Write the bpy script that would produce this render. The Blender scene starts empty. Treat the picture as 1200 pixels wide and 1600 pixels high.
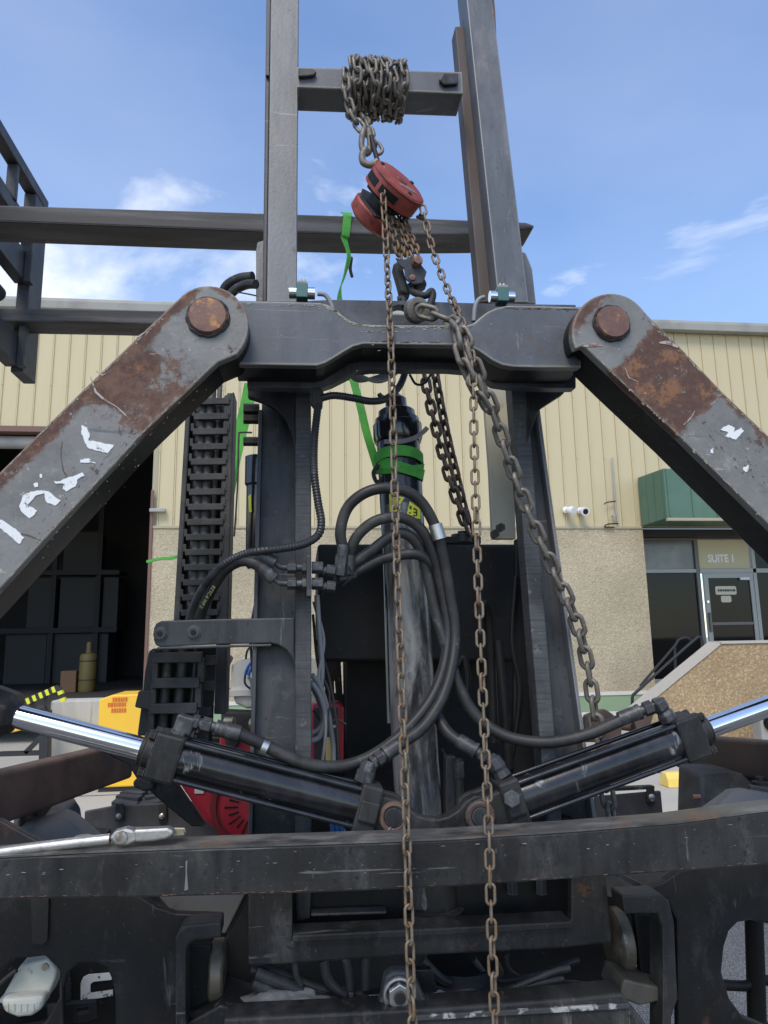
import bpy, bmesh, math, random
from mathutils import Vector, Matrix, noise
from mathutils.geometry import tessellate_polygon
random.seed(7)
sc = bpy.context.scene
COL = sc.collection
R = math.radians

# ------------------------------------------------------------------ camera
FPX, CX, CY = 1109.0, 600.0, 800.0          # focal length and centre in photo pixels (1200 x 1600)
CAMZ = 1.6
YAW, PITCH, ROLL = R(6.6), R(10.0), R(0.95)
fw = Vector((math.sin(YAW)*math.cos(PITCH), math.cos(YAW)*math.cos(PITCH), math.sin(PITCH)))
r0 = Vector((math.cos(YAW), -math.sin(YAW), 0)); u0 = r0.cross(fw)
RT = r0*math.cos(ROLL) - u0*math.sin(ROLL)
UP = r0*math.sin(ROLL) + u0*math.cos(ROLL)
CAM = Vector((0, 0, CAMZ))
cd = bpy.data.cameras.new('camera'); cam = bpy.data.objects.new('camera', cd); COL.objects.link(cam)
cd.sensor_fit = 'VERTICAL'; cd.sensor_height = 36; cd.lens = 36*FPX/1600; cd.clip_start = .05; cd.clip_end = 2000
cam.matrix_world = Matrix(((RT.x, UP.x, -fw.x, 0), (RT.y, UP.y, -fw.y, 0), (RT.z, UP.z, -fw.z, CAMZ), (0, 0, 0, 1)))
sc.camera = cam

# ------------------------------------------------------------------ world, sun, exposure
SUN_EL, SUN_AZ = R(52), R(200)               # azimuth clockwise from +y
w = bpy.data.worlds.new('World'); sc.world = w; w.use_nodes = True
nt = w.node_tree; nt.nodes.clear()
def WN(t, **k):
    n = nt.nodes.new(t)
    for a, b in k.items(): setattr(n, a, b)
    return n
wo = WN('ShaderNodeOutputWorld'); bg = WN('ShaderNodeBackground'); bg.inputs[1].default_value = .13
sky = WN('ShaderNodeTexSky', sky_type='NISHITA', sun_disc=False, sun_elevation=SUN_EL, sun_rotation=SUN_AZ, altitude=100, air_density=1.0, dust_density=.6, ozone_density=1.6)
tc = WN('ShaderNodeTexCoord')
mp = WN('ShaderNodeMapping'); mp.inputs['Scale'].default_value = (1, 1, 2.2); mp.inputs['Location'].default_value = (2.2, 3.1, 1.7)
n1 = WN('ShaderNodeTexNoise'); n1.inputs['Scale'].default_value = 2.4; n1.inputs['Detail'].default_value = 9; n1.inputs['Roughness'].default_value = .58; n1.inputs['Distortion'].default_value = .35
m1 = WN('ShaderNodeMapRange'); m1.inputs[1].default_value = .56; m1.inputs[2].default_value = .80
n2 = WN('ShaderNodeTexNoise'); n2.inputs['Scale'].default_value = 1.1; n2.inputs['Detail'].default_value = 5
m2 = WN('ShaderNodeMapRange'); m2.inputs[1].default_value = .3; m2.inputs[2].default_value = .75; m2.inputs[3].default_value = .04; m2.inputs[4].default_value = .26
sep = WN('ShaderNodeSeparateXYZ')
hz = WN('ShaderNodeMapRange'); hz.inputs[1].default_value = .62; hz.inputs[2].default_value = .28; hz.inputs[3].default_value = 0; hz.inputs[4].default_value = .4
mx = WN('ShaderNodeMath', operation='MULTIPLY'); ad = WN('ShaderNodeMath', operation='ADD', use_clamp=True)
pw = WN('ShaderNodeMath', operation='ADD')
lo = WN('ShaderNodeMath', operation='MULTIPLY_ADD'); 
mix = WN('ShaderNodeMix', data_type='RGBA'); mix.inputs['B'].default_value = (7.0, 7.1, 7.3, 1)
L = nt.links.new
L(tc.outputs['Generated'], mp.inputs[0]); L(mp.outputs[0], n1.inputs[0]); L(mp.outputs[0], n2.inputs[0])
L(tc.outputs['Generated'], sep.inputs[0]); L(sep.outputs[2], hz.inputs[0])
L(n1.outputs[0], pw.inputs[0]); 
hz2 = WN('ShaderNodeMapRange'); hz2.inputs[1].default_value = .62; hz2.inputs[2].default_value = .40; hz2.inputs[3].default_value = -.10; hz2.inputs[4].default_value = .05
L(sep.outputs[2], hz2.inputs[0]); L(hz2.outputs[0], pw.inputs[1])
L(pw.outputs[0], m1.inputs[0]); L(n2.outputs[0], m2.inputs[0])
L(m1.outputs[0], mx.inputs[0]); mx.inputs[1].default_value = .85
L(mx.outputs[0], ad.inputs[0]); L(m2.outputs[0], ad.inputs[1])
hs = WN('ShaderNodeHueSaturation'); hs.inputs['Hue'].default_value = .504; hs.inputs['Saturation'].default_value = 1.25; hs.inputs['Value'].default_value = 1.3; L(sky.outputs[0], hs.inputs['Color']); L(hs.outputs[0], mix.inputs['A']); L(ad.outputs[0], mix.inputs['Factor'])
L(mix.outputs['Result'], bg.inputs[0]); L(bg.outputs[0], wo.inputs[0])
sd = bpy.data.lights.new('sun', 'SUN'); sd.energy = 1.5; sd.angle = R(24); sd.color = (1, .92, .80)
so = bpy.data.objects.new('sun', sd); COL.objects.link(so)
sdir = Vector((math.sin(SUN_AZ)*math.cos(SUN_EL), math.cos(SUN_AZ)*math.cos(SUN_EL), math.sin(SUN_EL)))
so.rotation_euler = (-sdir).to_track_quat('-Z', 'Y').to_euler(); so.location = (0, -5, 20)
vs = sc.view_settings; vs.view_transform = 'Standard'; vs.look = 'None'; vs.exposure = 0.6; vs.gamma = 1; vs.use_curve_mapping = False
sc.cycles.max_bounces = 6

# ------------------------------------------------------------------ helpers
def ray(px, py): return (fw + RT*((px-CX)/FPX) + UP*((CY-py)/FPX))
def at(px, py, Y, t=0.0):
    """point of the plane y = Y + t*(z-1.6) seen at a photo pixel"""
    d = ray(px, py); s = Y/(d.y - t*d.z); return CAM + d*s
def gat(px, py, z=0.0):
    d = ray(px, py); return CAM + d*((z-CAMZ)/d.z)
def mpp(Y): return Y/FPX                       # metres per pixel, about

class MB:
    def __init__(s): s.v = []; s.f = []; s.sm = []; s.uv = None
    def add(s, v, f, smooth=False):
        o = len(s.v); s.v += [Vector(p) for p in v]; s.f += [tuple(i+o for i in q) for q in f]; s.sm += [smooth]*len(f); return s
    def prism(s, pts, ext, holes=()):
        ext = Vector(ext); loops = [[Vector(p) for p in pts]] + [[Vector(p) for p in h] for h in holes]
        base = []; spans = []
        for lp in loops: spans.append((len(base), len(lp))); base += lp
        n = len(base); V = base + [p+ext for p in base]; F = []
        if holes:
            for t in tessellate_polygon(loops): F += [tuple(t), tuple(i+n for i in reversed(t))]
        else:
            F += [tuple(range(n)), tuple(range(2*n-1, n-1, -1))]
        for a, c in spans:
            for i in range(c):
                j = (i+1) % c; F.append((a+i, a+i+n, a+j+n, a+j))
        return s.add(V, F)
    def ppx(s, pts, Y, depth, t=0.0, holes=()):
        return s.prism([at(x, y, Y, t) for x, y in pts], (0, depth, 0), [[at(x, y, Y, t) for x, y in h] for h in holes])
    def rect(s, x0, y0, x1, y1, Y, depth, t=0.0):
        return s.ppx([(x0, y0), (x1, y0), (x1, y1), (x0, y1)], Y, depth, t)
    def box(s, a, b):
        (x0, y0, z0), (x1, y1, z1) = a, b
        V = [(x, y, z) for x in (x0, x1) for y in (y0, y1) for z in (z0, z1)]
        return s.add(V, [(0, 1, 3, 2), (4, 6, 7, 5), (0, 4, 5, 1), (2, 3, 7, 6), (0, 2, 6, 4), (1, 5, 7, 3)])
    def beam(s, p0, p1, w_, h_, up=(0, 0, 1)):
        p0, p1 = Vector(p0), Vector(p1); d = (p1-p0).normalized(); up = Vector(up)
        sx = d.cross(up).normalized(); uz = sx.cross(d).normalized()
        V = [p + sx*a*w_/2 + uz*b*h_/2 for p in (p0, p1) for a, b in ((-1, -1), (1, -1), (1, 1), (-1, 1))]
        return s.add(V, [(0, 1, 2, 3), (7, 6, 5, 4), (0, 4, 5, 1), (1, 5, 6, 2), (2, 6, 7, 3), (3, 7, 4, 0)])
    def lathe(s, p0, p1, prof, n=24, smooth=True):
        """prof: (distance in m from p0 along the axis, radius)"""
        p0, p1 = Vector(p0), Vector(p1); d = (p1-p0).normalized()
        a = d.orthogonal().normalized(); 
        if abs(d.z) < .9: a = d.cross(Vector((0, 0, 1))).normalized()
        b = d.cross(a); V = []; F = []
        for h, r in prof:
            for i in range(n):
                g = 2*math.pi*(i+.5)/n; V.append(p0+d*h+(a*math.cos(g)+b*math.sin(g))*r)
        m = len(prof)
        for k in range(m-1):
            for i in range(n):
                j = (i+1) % n; F.append((k*n+i, k*n+j, (k+1)*n+j, (k+1)*n+i))
        F += [tuple(reversed(range(n))), tuple(range((m-1)*n, m*n))]
        return s.add(V, F, smooth)
    def cyl(s, p0, p1, r, n=20, smooth=True):
        return s.lathe(p0, p1, [(0, r), ((Vector(p1)-Vector(p0)).length, r)], n, smooth)
    def hexa(s, p0, p1, r): return s.cyl(p0, p1, r, 6, False)
    def tube(s, pts, r, n=10, sub=6, corr=0, closed=False, flat=None):
        P = spline(pts, sub) if sub else [Vector(p) for p in pts]
        if corr:
            P = resample(P, corr)
        m = len(P); V = []; F = []; nrm = None
        for k in range(m):
            tg = (P[min(k+1, m-1)] - P[max(k-1, 0)]).normalized()
            if nrm is None: nrm = tg.orthogonal().normalized()
            nrm = (nrm - tg*nrm.dot(tg)).normalized(); bn = tg.cross(nrm)
            rr = r*(1.0 if (not corr or k % 2) else .86)
            for i in range(n):
                g = 2*math.pi*i/n; V.append(P[k] + (nrm*math.cos(g)+bn*math.sin(g))*rr)
        for k in range(m-1):
            for i in range(n):
                j = (i+1) % n; F.append((k*n+i, k*n+j, (k+1)*n+j, (k+1)*n+i))
        F += [tuple(reversed(range(n))), tuple(range((m-1)*n, m*n))]
        return s.add(V, F, True)
    def ribbon(s, pts, width, th, side, sub=6):
        P = spline(pts, sub); m = len(P); V = []; F = []
        for k in range(m):
            tg = (P[min(k+1, m-1)] - P[max(k-1, 0)]).normalized()
            sd_ = Vector(side(k/(m-1))) if callable(side) else Vector(side)
            sd_ = (sd_ - tg*sd_.dot(tg)).normalized(); nn = tg.cross(sd_)
            for a, b in ((-1, -1), (1, -1), (1, 1), (-1, 1)): V.append(P[k] + sd_*a*width/2 + nn*b*th/2)
        for k in range(m-1):
            for i in range(4):
                j = (i+1) % 4; F.append((k*4+i, k*4+j, (k+1)*4+j, (k+1)*4+i))
        F += [(3, 2, 1, 0), tuple(range((m-1)*4, m*4))]
        return s.add(V, F, False)
    def build(s, name, mat, parent=None, bevel=0, seg=2, ang=38, uvf=None, label=None):
        me = bpy.data.meshes.new(name); me.from_pydata([tuple(p) for p in s.v], [], s.f); 
        bm = bmesh.new(); bm.from_mesh(me); bmesh.ops.recalc_face_normals(bm, faces=bm.faces); bm.to_mesh(me); bm.free()
        me.polygons.foreach_set('use_smooth', s.sm)
        if any(s.sm): me.set_sharp_from_angle(angle=R(ang))
        if uvf:
            ul = me.uv_layers.new(name='UVMap')
            for lp in me.loops: ul.data[lp.index].uv = uvf(me.vertices[lp.vertex_index].co)
        me.materials.append(mat)
        o = bpy.data.objects.new(name, me); COL.objects.link(o)
        if bevel:
            b = o.modifiers.new('bevel', 'BEVEL'); b.width = bevel; b.segments = seg; b.limit_method = 'ANGLE'; b.angle_limit = R(40)
        if parent is not None: attach(o, parent)
        if label: o['label'] = label
        return o
def world_mat(o):
    m = o.matrix_basis.copy()
    while o.parent: m = o.parent.matrix_basis @ (o.matrix_parent_inverse @ m); o = o.parent
    return m
def attach(o, parent):
    o.parent = parent; o.matrix_parent_inverse = world_mat(parent).inverted()
def spline(pts, sub):
    P = [Vector(p) for p in pts]
    if len(P) < 3: 
        return [P[0].lerp(P[1], i/sub) for i in range(sub+1)]
    Q = [P[0]*2-P[1]] + P + [P[-1]*2-P[-2]]; out = []
    for k in range(1, len(Q)-2):
        a, b, c, d = Q[k-1], Q[k], Q[k+1], Q[k+2]
        for i in range(sub):
            t = i/sub; out.append(.5*((2*b)+(c-a)*t+(2*a-5*b+4*c-d)*t*t+(3*b-a-3*c+d)*t**3))
    out.append(P[-1]); return out
def resample(P, step):
    out = [P[0]]; acc = 0
    for a, b in zip(P, P[1:]):
        l = (b-a).length
        if l < 1e-9: continue
        pos = step-acc
        while pos <= l: out.append(a.lerp(b, pos/l)); pos += step
        acc = (acc+l) % step
    return out
def thing(name, label, cat, loc, group=None):
    o = bpy.data.objects.new(name, None); COL.objects.link(o); o.location = loc; o.empty_display_size = .1
    return tag(o, label, cat, group)
def tag(o, label, cat, group=None):
    o['label'] = label; o['category'] = cat
    if group: o['group'] = group
    return o
def structure(o): o['kind'] = 'structure'; return o
def px(pts, Y, t=0.0): return [at(p[0], p[1], p[2] if len(p) > 2 else Y, t) for p in pts]

# ------------------------------------------------------------------ materials
def mat(name, col, rough=.5, metal=0, layers=(), bump=None, spec=.5, rnd=0, coat=0, coords='Object', edge=None):
    m = bpy.data.materials.new(name); m.use_nodes = True; t = m.node_tree; N = t.nodes; K = t.links.new
    b = N['Principled BSDF']; b.inputs['Metallic'].default_value = metal; b.inputs['Specular IOR Level'].default_value = spec
    b.inputs['Coat Weight'].default_value = coat; b.inputs['Coat Roughness'].default_value = .08
    co = N.new('ShaderNodeTexCoord')
    src = co.outputs[coords]
    if rnd:
        oi = N.new('ShaderNodeObjectInfo'); va = N.new('ShaderNodeVectorMath'); va.operation = 'ADD'
        sc_ = N.new('ShaderNodeMath'); sc_.operation = 'MULTIPLY'; sc_.inputs[1].default_value = 37
        K(oi.outputs['Random'], sc_.inputs[0]); K(src, va.inputs[0]); K(sc_.outputs[0], va.inputs[1]); src = va.outputs[0]
    prev = N.new('ShaderNodeRGB'); prev.outputs[0].default_value = (*col, 1); pc = prev.outputs[0]
    rv = N.new('ShaderNodeValue'); rv.outputs[0].default_value = rough; pr = rv.outputs[0]
    for ly in layers:
        mpn = N.new('ShaderNodeMapping'); mpn.inputs['Scale'].default_value = ly.get('st', (1, 1, 1)); mpn.inputs['Location'].default_value = ly.get('off', (0, 0, 0)); mpn.inputs['Rotation'].default_value = ly.get('rot', (0, 0, 0)); K(src, mpn.inputs[0])
        nz = N.new('ShaderNodeTexNoise'); nz.inputs['Scale'].default_value = ly['s']; nz.inputs['Detail'].default_value = ly.get('d', 6); nz.inputs['Roughness'].default_value = ly.get('ro', .6); nz.inputs['Distortion'].default_value = ly.get('di', 0); K(mpn.outputs[0], nz.inputs[0])
        fac = nz.outputs[0]
        if 'grad' in ly:       # shift the threshold along u / v of the wear map: wear zones with a shape of their own
            gfac = ly['grad'](t, co); ad_ = N.new('ShaderNodeMath'); ad_.operation = 'ADD'; K(fac, ad_.inputs[0]); K(gfac, ad_.inputs[1]); fac = ad_.outputs[0]
        mr = N.new('ShaderNodeMapRange'); mr.inputs[1].default_value = ly['lo']; mr.inputs[2].default_value = ly['hi']; mr.inputs[4].default_value = ly.get('a', 1); K(fac, mr.inputs[0])
        mxn = N.new('ShaderNodeMix'); mxn.data_type = 'RGBA'; mxn.inputs['B'].default_value = (*ly['c'], 1); K(mr.outputs[0], mxn.inputs['Factor']); K(pc, mxn.inputs['A']); pc = mxn.outputs['Result']
        if 'r' in ly:
            mf = N.new('ShaderNodeMix'); K(mr.outputs[0], mf.inputs[0]); K(pr, mf.inputs[2]); mf.inputs[3].default_value = ly['r']; pr = mf.outputs[0]
    if edge:
        bv = N.new('ShaderNodeBevel'); bv.samples = 4; bv.inputs['Radius'].default_value = edge[1]
        ge = N.new('ShaderNodeNewGeometry'); dt = N.new('ShaderNodeVectorMath'); dt.operation = 'DOT_PRODUCT'; K(bv.outputs[0], dt.inputs[0]); K(ge.outputs['Normal'], dt.inputs[1])
        nz = N.new('ShaderNodeTexNoise'); nz.inputs['Scale'].default_value = 38; nz.inputs['Detail'].default_value = 6; nz.inputs['Roughness'].default_value = .65; K(src, nz.inputs[0])
        sb_ = N.new('ShaderNodeMath'); sb_.operation = 'MULTIPLY_ADD'; sb_.inputs[1].default_value = -2.2; sb_.inputs[2].default_value = 2.2; K(dt.outputs['Value'], sb_.inputs[0])
        ml_ = N.new('ShaderNodeMath'); ml_.operation = 'MULTIPLY'; K(sb_.outputs[0], ml_.inputs[0]); K(nz.outputs[0], ml_.inputs[1])
        mr = N.new('ShaderNodeMapRange'); mr.inputs[1].default_value = edge[2]; mr.inputs[2].default_value = edge[3]; mr.inputs[4].default_value = .85; K(ml_.outputs[0], mr.inputs[0])
        mxn = N.new('ShaderNodeMix'); mxn.data_type = 'RGBA'; mxn.inputs['B'].default_value = (*edge[0], 1); K(mr.outputs[0], mxn.inputs['Factor']); K(pc, mxn.inputs['A']); pc = mxn.outputs['Result']
    K(pc, b.inputs['Base Color']); K(pr, b.inputs['Roughness'])
    if bump:
        nz = N.new('ShaderNodeTexNoise'); nz.inputs['Scale'].default_value = bump[0]; nz.inputs['Detail'].default_value = 5; K(src, nz.inputs[0])
        bp = N.new('ShaderNodeBump'); bp.inputs['Strength'].default_value = bump[1]; bp.inputs['Distance'].default_value = bump[2] if len(bump) > 2 else .002; K(nz.outputs[0], bp.inputs['Height']); K(bp.outputs[0], b.inputs['Normal'])
    return m
def pebble(name, cols, scale, mortar, rough=.85):
    m = bpy.data.materials.new(name); m.use_nodes = True; t = m.node_tree; N = t.nodes; K = t.links.new; b = N['Principled BSDF']; b.inputs['Roughness'].default_value = rough
    co = N.new('ShaderNodeTexCoord'); vo = N.new('ShaderNodeTexVoronoi'); vo.inputs['Scale'].default_value = scale; K(co.outputs['Object'], vo.inputs['Vector'])
    rp = N.new('ShaderNodeValToRGB'); e = rp.color_ramp; e.interpolation = 'LINEAR'
    while len(e.elements) < len(cols): e.elements.new(.5)
    for i, c in enumerate(cols): e.elements[i].position = i/(len(cols)-1); e.elements[i].color = (*c, 1)
    sx = N.new('ShaderNodeSeparateColor'); K(vo.outputs['Color'], sx.inputs[0]); K(sx.outputs[0], rp.inputs[0])
    mr = N.new('ShaderNodeMapRange'); mr.inputs[1].default_value = .42; mr.inputs[2].default_value = .62; K(vo.outputs['Distance'], mr.inputs[0])
    mx_ = N.new('ShaderNodeMix'); mx_.data_type = 'RGBA'; K(mr.outputs[0], mx_.inputs['Factor']); K(rp.outputs[0], mx_.inputs['A']); mx_.inputs['B'].default_value = (*mortar, 1)
    nz = N.new('ShaderNodeTexNoise'); nz.inputs['Scale'].default_value = .9; nz.inputs['Detail'].default_value = 4; K(co.outputs['Object'], nz.inputs[0])
    mr2 = N.new('ShaderNodeMapRange'); mr2.inputs[1].default_value = .3; mr2.inputs[2].default_value = .7; mr2.inputs[3].default_value = .82; mr2.inputs[4].default_value = 1.1; K(nz.outputs[0], mr2.inputs[0])
    ml = N.new('ShaderNodeMix'); ml.data_type = 'RGBA'; ml.blend_type = 'MULTIPLY'; ml.inputs['Factor'].default_value = 1; K(mx_.outputs['Result'], ml.inputs['A']); K(mr2.outputs[0], ml.inputs['B'])
    K(ml.outputs['Result'], b.inputs['Base Color'])
    bp = N.new('ShaderNodeBump'); bp.invert = True; bp.inputs['Strength'].default_value = .7; bp.inputs['Distance'].default_value = .01; K(vo.outputs['Distance'], bp.inputs['Height']); K(bp.outputs[0], b.inputs['Normal'])
    return m
dust = (.13, .125, .115); rust = (.10, .042, .022); rust_d = (.05, .022, .015); prim = (.30, .27, .20)
def wear(scr=(.22, .21, .19), spk=(.15, .145, .135), drip=(.010, .010, .010), rs=rust, k=1.0):
    return [dict(c=drip, s=5, d=8, lo=.50, hi=.66, a=.8*k, st=(4, 1, .5)), dict(c=spk, s=9, d=13, ro=.76, lo=.55, hi=.72, a=.42*k, r=.75, st=(1.3, 1, .6)),
            dict(c=scr, s=16, d=5, lo=.665, hi=.70, a=.45*k, st=(.2, 1, 3.6), rot=(0, .62, 0), di=.6), dict(c=scr, s=9, d=7, ro=.7, lo=.64, hi=.68, a=.4*k, st=(3, 1, .35), rot=(0, .12, 0), di=1.0),
            dict(c=spk, s=130, d=3, lo=.67, hi=.72, a=.35*k), dict(c=drip, s=80, d=4, lo=.62, hi=.68, a=.7*k), dict(c=rs, s=8, d=12, ro=.75, lo=.61, hi=.66, a=.7*k, r=.85)]
BLACK = mat('black_paint', (.017, .0165, .016), .42, spec=.28, layers=[dict(c=(.040, .039, .037), s=5, lo=.40, hi=.66, a=.85, r=.6), dict(c=(.075, .072, .067), s=9, d=10, ro=.7, lo=.52, hi=.70, a=.6, r=.7, st=(1, 1, .4))]+wear(), bump=(120, .25), edge=((.15, .13, .11), .004, .13, .30))
DEEP = mat('deep_black_paint', (.009, .009, .009), .5, spec=.25, layers=[dict(c=(.020, .0195, .019), s=6, lo=.45, hi=.72, a=.8), dict(c=(.08, .076, .07), s=60, lo=.66, hi=.70, a=.5)], bump=(120, .1))
DEEPW = mat('worn_deep_black', (.010, .010, .010), .46, spec=.25, layers=[dict(c=(.026, .025, .024), s=5, lo=.42, hi=.70, a=.8)]+wear(k=.6), bump=(120, .2), edge=((.09, .065, .05), .004, .13, .30))
GREY = mat('weathered_grey_paint', (.092, .096, .103), .44, spec=.4, layers=[dict(c=(.15, .155, .165), s=6, d=9, lo=.40, hi=.66, a=.75, st=(1, 1, .5), r=.55), dict(c=(.075, .078, .084), s=8, d=10, ro=.7, lo=.50, hi=.68, a=.75)]+wear((.38, .36, .32), (.27, .26, .235), (.07, .072, .078), (.15, .08, .05), .65), bump=(120, .2), edge=((.46, .42, .33), .008, .018, .07))
GREYD = mat('dark_blue_grey', (.075, .08, .088), .46, spec=.35, layers=[dict(c=(.12, .126, .135), s=7, d=9, lo=.42, hi=.66, a=.8), dict(c=(.04, .042, .046), s=8, d=9, lo=.5, hi=.66, a=.8)]+wear(k=.6), bump=(120, .2))
MASTG = mat('mast_steel', (.088, .095, .104), .40, spec=.4, layers=[dict(c=(.175, .18, .187), s=8, d=9, lo=.44, hi=.66, a=.8, st=(1, 1, .2), r=.5), dict(c=(.065, .068, .075), s=6, d=10, ro=.7, lo=.48, hi=.66, a=.85, st=(1, 1, .5)), dict(c=(.175, .150, .135), s=12, d=9, lo=.55, hi=.72, a=.6, st=(1, 1, .35))]+wear((.38, .37, .35), (.29, .285, .27), (.05, .053, .06), (.15, .085, .055), .75), bump=(110, .2), edge=((.34, .33, .31), .006, .03, .11))
RAIL = mat('mast_rail_paint', (.030, .031, .033), .38, spec=.3, layers=[dict(c=(.082, .084, .088), s=8, lo=.40, hi=.68, a=.8, st=(1, 1, .22), r=.55), dict(c=(.018, .018, .02), s=14, lo=.55, hi=.7, a=.8, st=(1, 1, .3)), dict(c=(.085, .09, .115), s=25, lo=.60, hi=.7, a=.6)]+wear(k=.9), bump=(150, .14), edge=((.19, .18, .165), .004, .12, .26))
SAWN = mat('flame_cut_edge', (.075, .075, .076), .5, spec=.3, layers=[dict(c=(.035, .035, .036), s=90, lo=.48, hi=.62, a=.7, st=(.12, .12, 2.6)), dict(c=(.03, .03, .03), s=6, d=10, ro=.7, lo=.5, hi=.65, a=.8), dict(c=(.015, .015, .015), s=5, lo=.52, hi=.62, a=.8, st=(1, 1, .3)), dict(c=(.17, .165, .155), s=40, lo=.62, hi=.7, a=.7)], bump=(200, .25))
FORK = mat('fork_steel', (.05, .047, .045), .5, spec=.3, layers=[dict(c=(.13, .13, .13), s=12, lo=.45, hi=.65, a=.8, st=(.12, 1, 2)), dict(c=(.028, .026, .025), s=16, lo=.5, hi=.7, a=.8, st=(.15, 1, 2)), dict(c=(.4, .38, .33), s=50, lo=.67, hi=.73, a=.6, st=(.4, 1, 1)), dict(c=rust, s=7, lo=.62, hi=.75, a=.5)], bump=(90, .2), edge=((.34, .32, .28), .006, .10, .2))
CARR = mat('carriage_paint', (.042, .043, .045), .5, spec=.3, layers=[dict(c=(.10, .10, .105), s=8, lo=.45, hi=.7, a=.7)], bump=(90, .1))
RUSTB = mat('rusty_beam', (.15, .088, .062), .75, layers=[dict(c=(.06, .045, .038), s=9, d=9, lo=.42, hi=.66, a=.85, st=(1, 1, 1)), dict(c=(.17, .085, .05), s=25, lo=.58, hi=.72, a=.8)], bump=(80, .4))
RUSTP = mat('rusty_pin', (.20, .10, .065), .6, layers=[dict(c=(.12, .06, .05), s=22, lo=.42, hi=.6, a=.9), dict(c=(.48, .22, .06), s=55, lo=.55, hi=.68, a=.9), dict(c=(.35, .28, .22), s=35, lo=.66, hi=.72, a=.8)], bump=(110, .5))
ROLL = mat('greasy_roller', (.15, .125, .09), .45, .4, layers=[dict(c=(.05, .043, .035), s=16, d=9, lo=.45, hi=.62), dict(c=(.26, .25, .23), s=30, lo=.62, hi=.7, a=.7)])
SHELF = mat('greasy_shelf', (.075, .068, .052), .5, layers=[dict(c=(.04, .038, .033), s=14, lo=.45, hi=.65)])
OLIVE = mat('pale_olive', (.50, .46, .34), .6, layers=[dict(c=(.36, .335, .26), s=6, lo=.4, hi=.7, a=.8, st=(1, 1, .3)), dict(c=(.06, .06, .055), s=9, lo=.62, hi=.75, a=.8)], bump=(60, .1))  # pale olive, streaked greyer, with a few dark patches
CHROME = mat('chrome', (.78, .78, .78), .09, 1, layers=[dict(c=(.62, .61, .6), s=30, lo=.55, hi=.75, a=.6, r=.2)])
TOOL = mat('dull_chrome_tool', (.50, .48, .44), .38, .8, layers=[dict(c=(.26, .23, .19), s=30, d=10, ro=.7, lo=.48, hi=.62, a=.8, r=.6), dict(c=(.14, .10, .07), s=22, d=8, lo=.6, hi=.68, a=.8, r=.8)], bump=(120, .2))
STEEL = mat('bright_steel', (.52, .51, .49), .32, .9, layers=[dict(c=(.24, .22, .19), s=40, lo=.5, hi=.68, a=.8, r=.5)])
GLOSS = mat('gloss_black', (.010, .010, .011), .16, layers=[dict(c=(.035, .036, .04), s=10, lo=.5, hi=.7, a=.7, r=.32), dict(c=(.16, .16, .16), s=70, lo=.7, hi=.74, a=.7, r=.5)], bump=(30, .08), coat=.3)
SCUFSHEEN = mat('scuffed_sheen_barrel', (.055, .056, .058), .25, .2, layers=[dict(c=(.30, .30, .30), s=9, d=9, ro=.7, lo=.44, hi=.62, a=.8, r=.32, st=(2.2, 2.2, .5), di=.8), dict(c=(.012, .012, .013), s=15, d=8, lo=.55, hi=.66, a=.8, r=.2, st=(1.5, 1.5, .5))], bump=(60, .2), coat=.2)  # silver layer: scuffs together with bright reflections put into the colour
BARREL = mat('barrel_black', (.012, .012, .013), .2, spec=.4, layers=[dict(c=(.04, .041, .045), s=9, lo=.45, hi=.7, a=.8, r=.35), dict(c=(.33, .33, .32), s=14, lo=.62, hi=.70, a=.75, r=.4, st=(1.5, 1.5, .55), di=1.2)], bump=(45, .12), coat=.2)
RUBBER = mat('hose_rubber', (.026, .0255, .025), .45, spec=.35, layers=[dict(c=(.075, .072, .066), s=10, d=9, ro=.7, lo=.46, hi=.68, a=.75, r=.65), dict(c=(.14, .13, .115), s=40, d=6, lo=.62, hi=.7, a=.5), dict(c=(.02, .02, .02), s=30, lo=.55, hi=.7, a=.8)], bump=(400, .1))
HOSEG = mat('dusty_hose', (.085, .08, .074), .6, layers=[dict(c=(.13, .12, .105), s=12, lo=.45, hi=.7)])
CONDUIT = mat('conduit_plastic', (.022, .022, .024), .42, layers=[dict(c=(.07, .068, .065), s=16, lo=.5, hi=.75, a=.7)])
PLASTIC = mat('black_plastic', (.026, .026, .026), .6, spec=.3, layers=[dict(c=(.085, .083, .078), s=7, lo=.42, hi=.7, a=.85), dict(c=(.16, .155, .14), s=80, lo=.66, hi=.72, a=.5)], bump=(320, .25))
COVER = mat('grey_plastic', (.105, .103, .098), .6, layers=[dict(c=(.15, .145, .135), s=5, lo=.45, hi=.7, a=.7), dict(c=(.06, .06, .058), s=18, lo=.6, hi=.75, a=.6)], bump=(420, .3))
TYRE = mat('tyre_rubber', (.03, .03, .03), .8, layers=[dict(c=(.075, .072, .066), s=14, lo=.45, hi=.7)], bump=(120, .2))
CHG = mat('galvanised_chain', (.19, .165, .133), .5, .35, rnd=1, layers=[dict(c=(.14, .12, .098), s=60, lo=.45, hi=.65, a=.9, r=.7), dict(c=(.34, .33, .30), s=90, lo=.6, hi=.7, a=.7)], bump=(250, .3))
CHR = mat('rusty_hand_chain', (.205, .158, .108), .55, .4, rnd=1, layers=[dict(c=(.20, .115, .06), s=45, lo=.5, hi=.64, a=.9, r=.75), dict(c=(.09, .065, .045), s=70, lo=.55, hi=.7, a=.8), dict(c=(.42, .17, .055), s=18, lo=.66, hi=.74, a=.85, r=.85)], bump=(260, .3))
CHO = mat('oily_brown_chain', (.055, .042, .032), .45, .4, rnd=1, layers=[dict(c=(.14, .075, .035), s=50, lo=.5, hi=.68, a=.8, r=.7)], bump=(250, .3))
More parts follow.
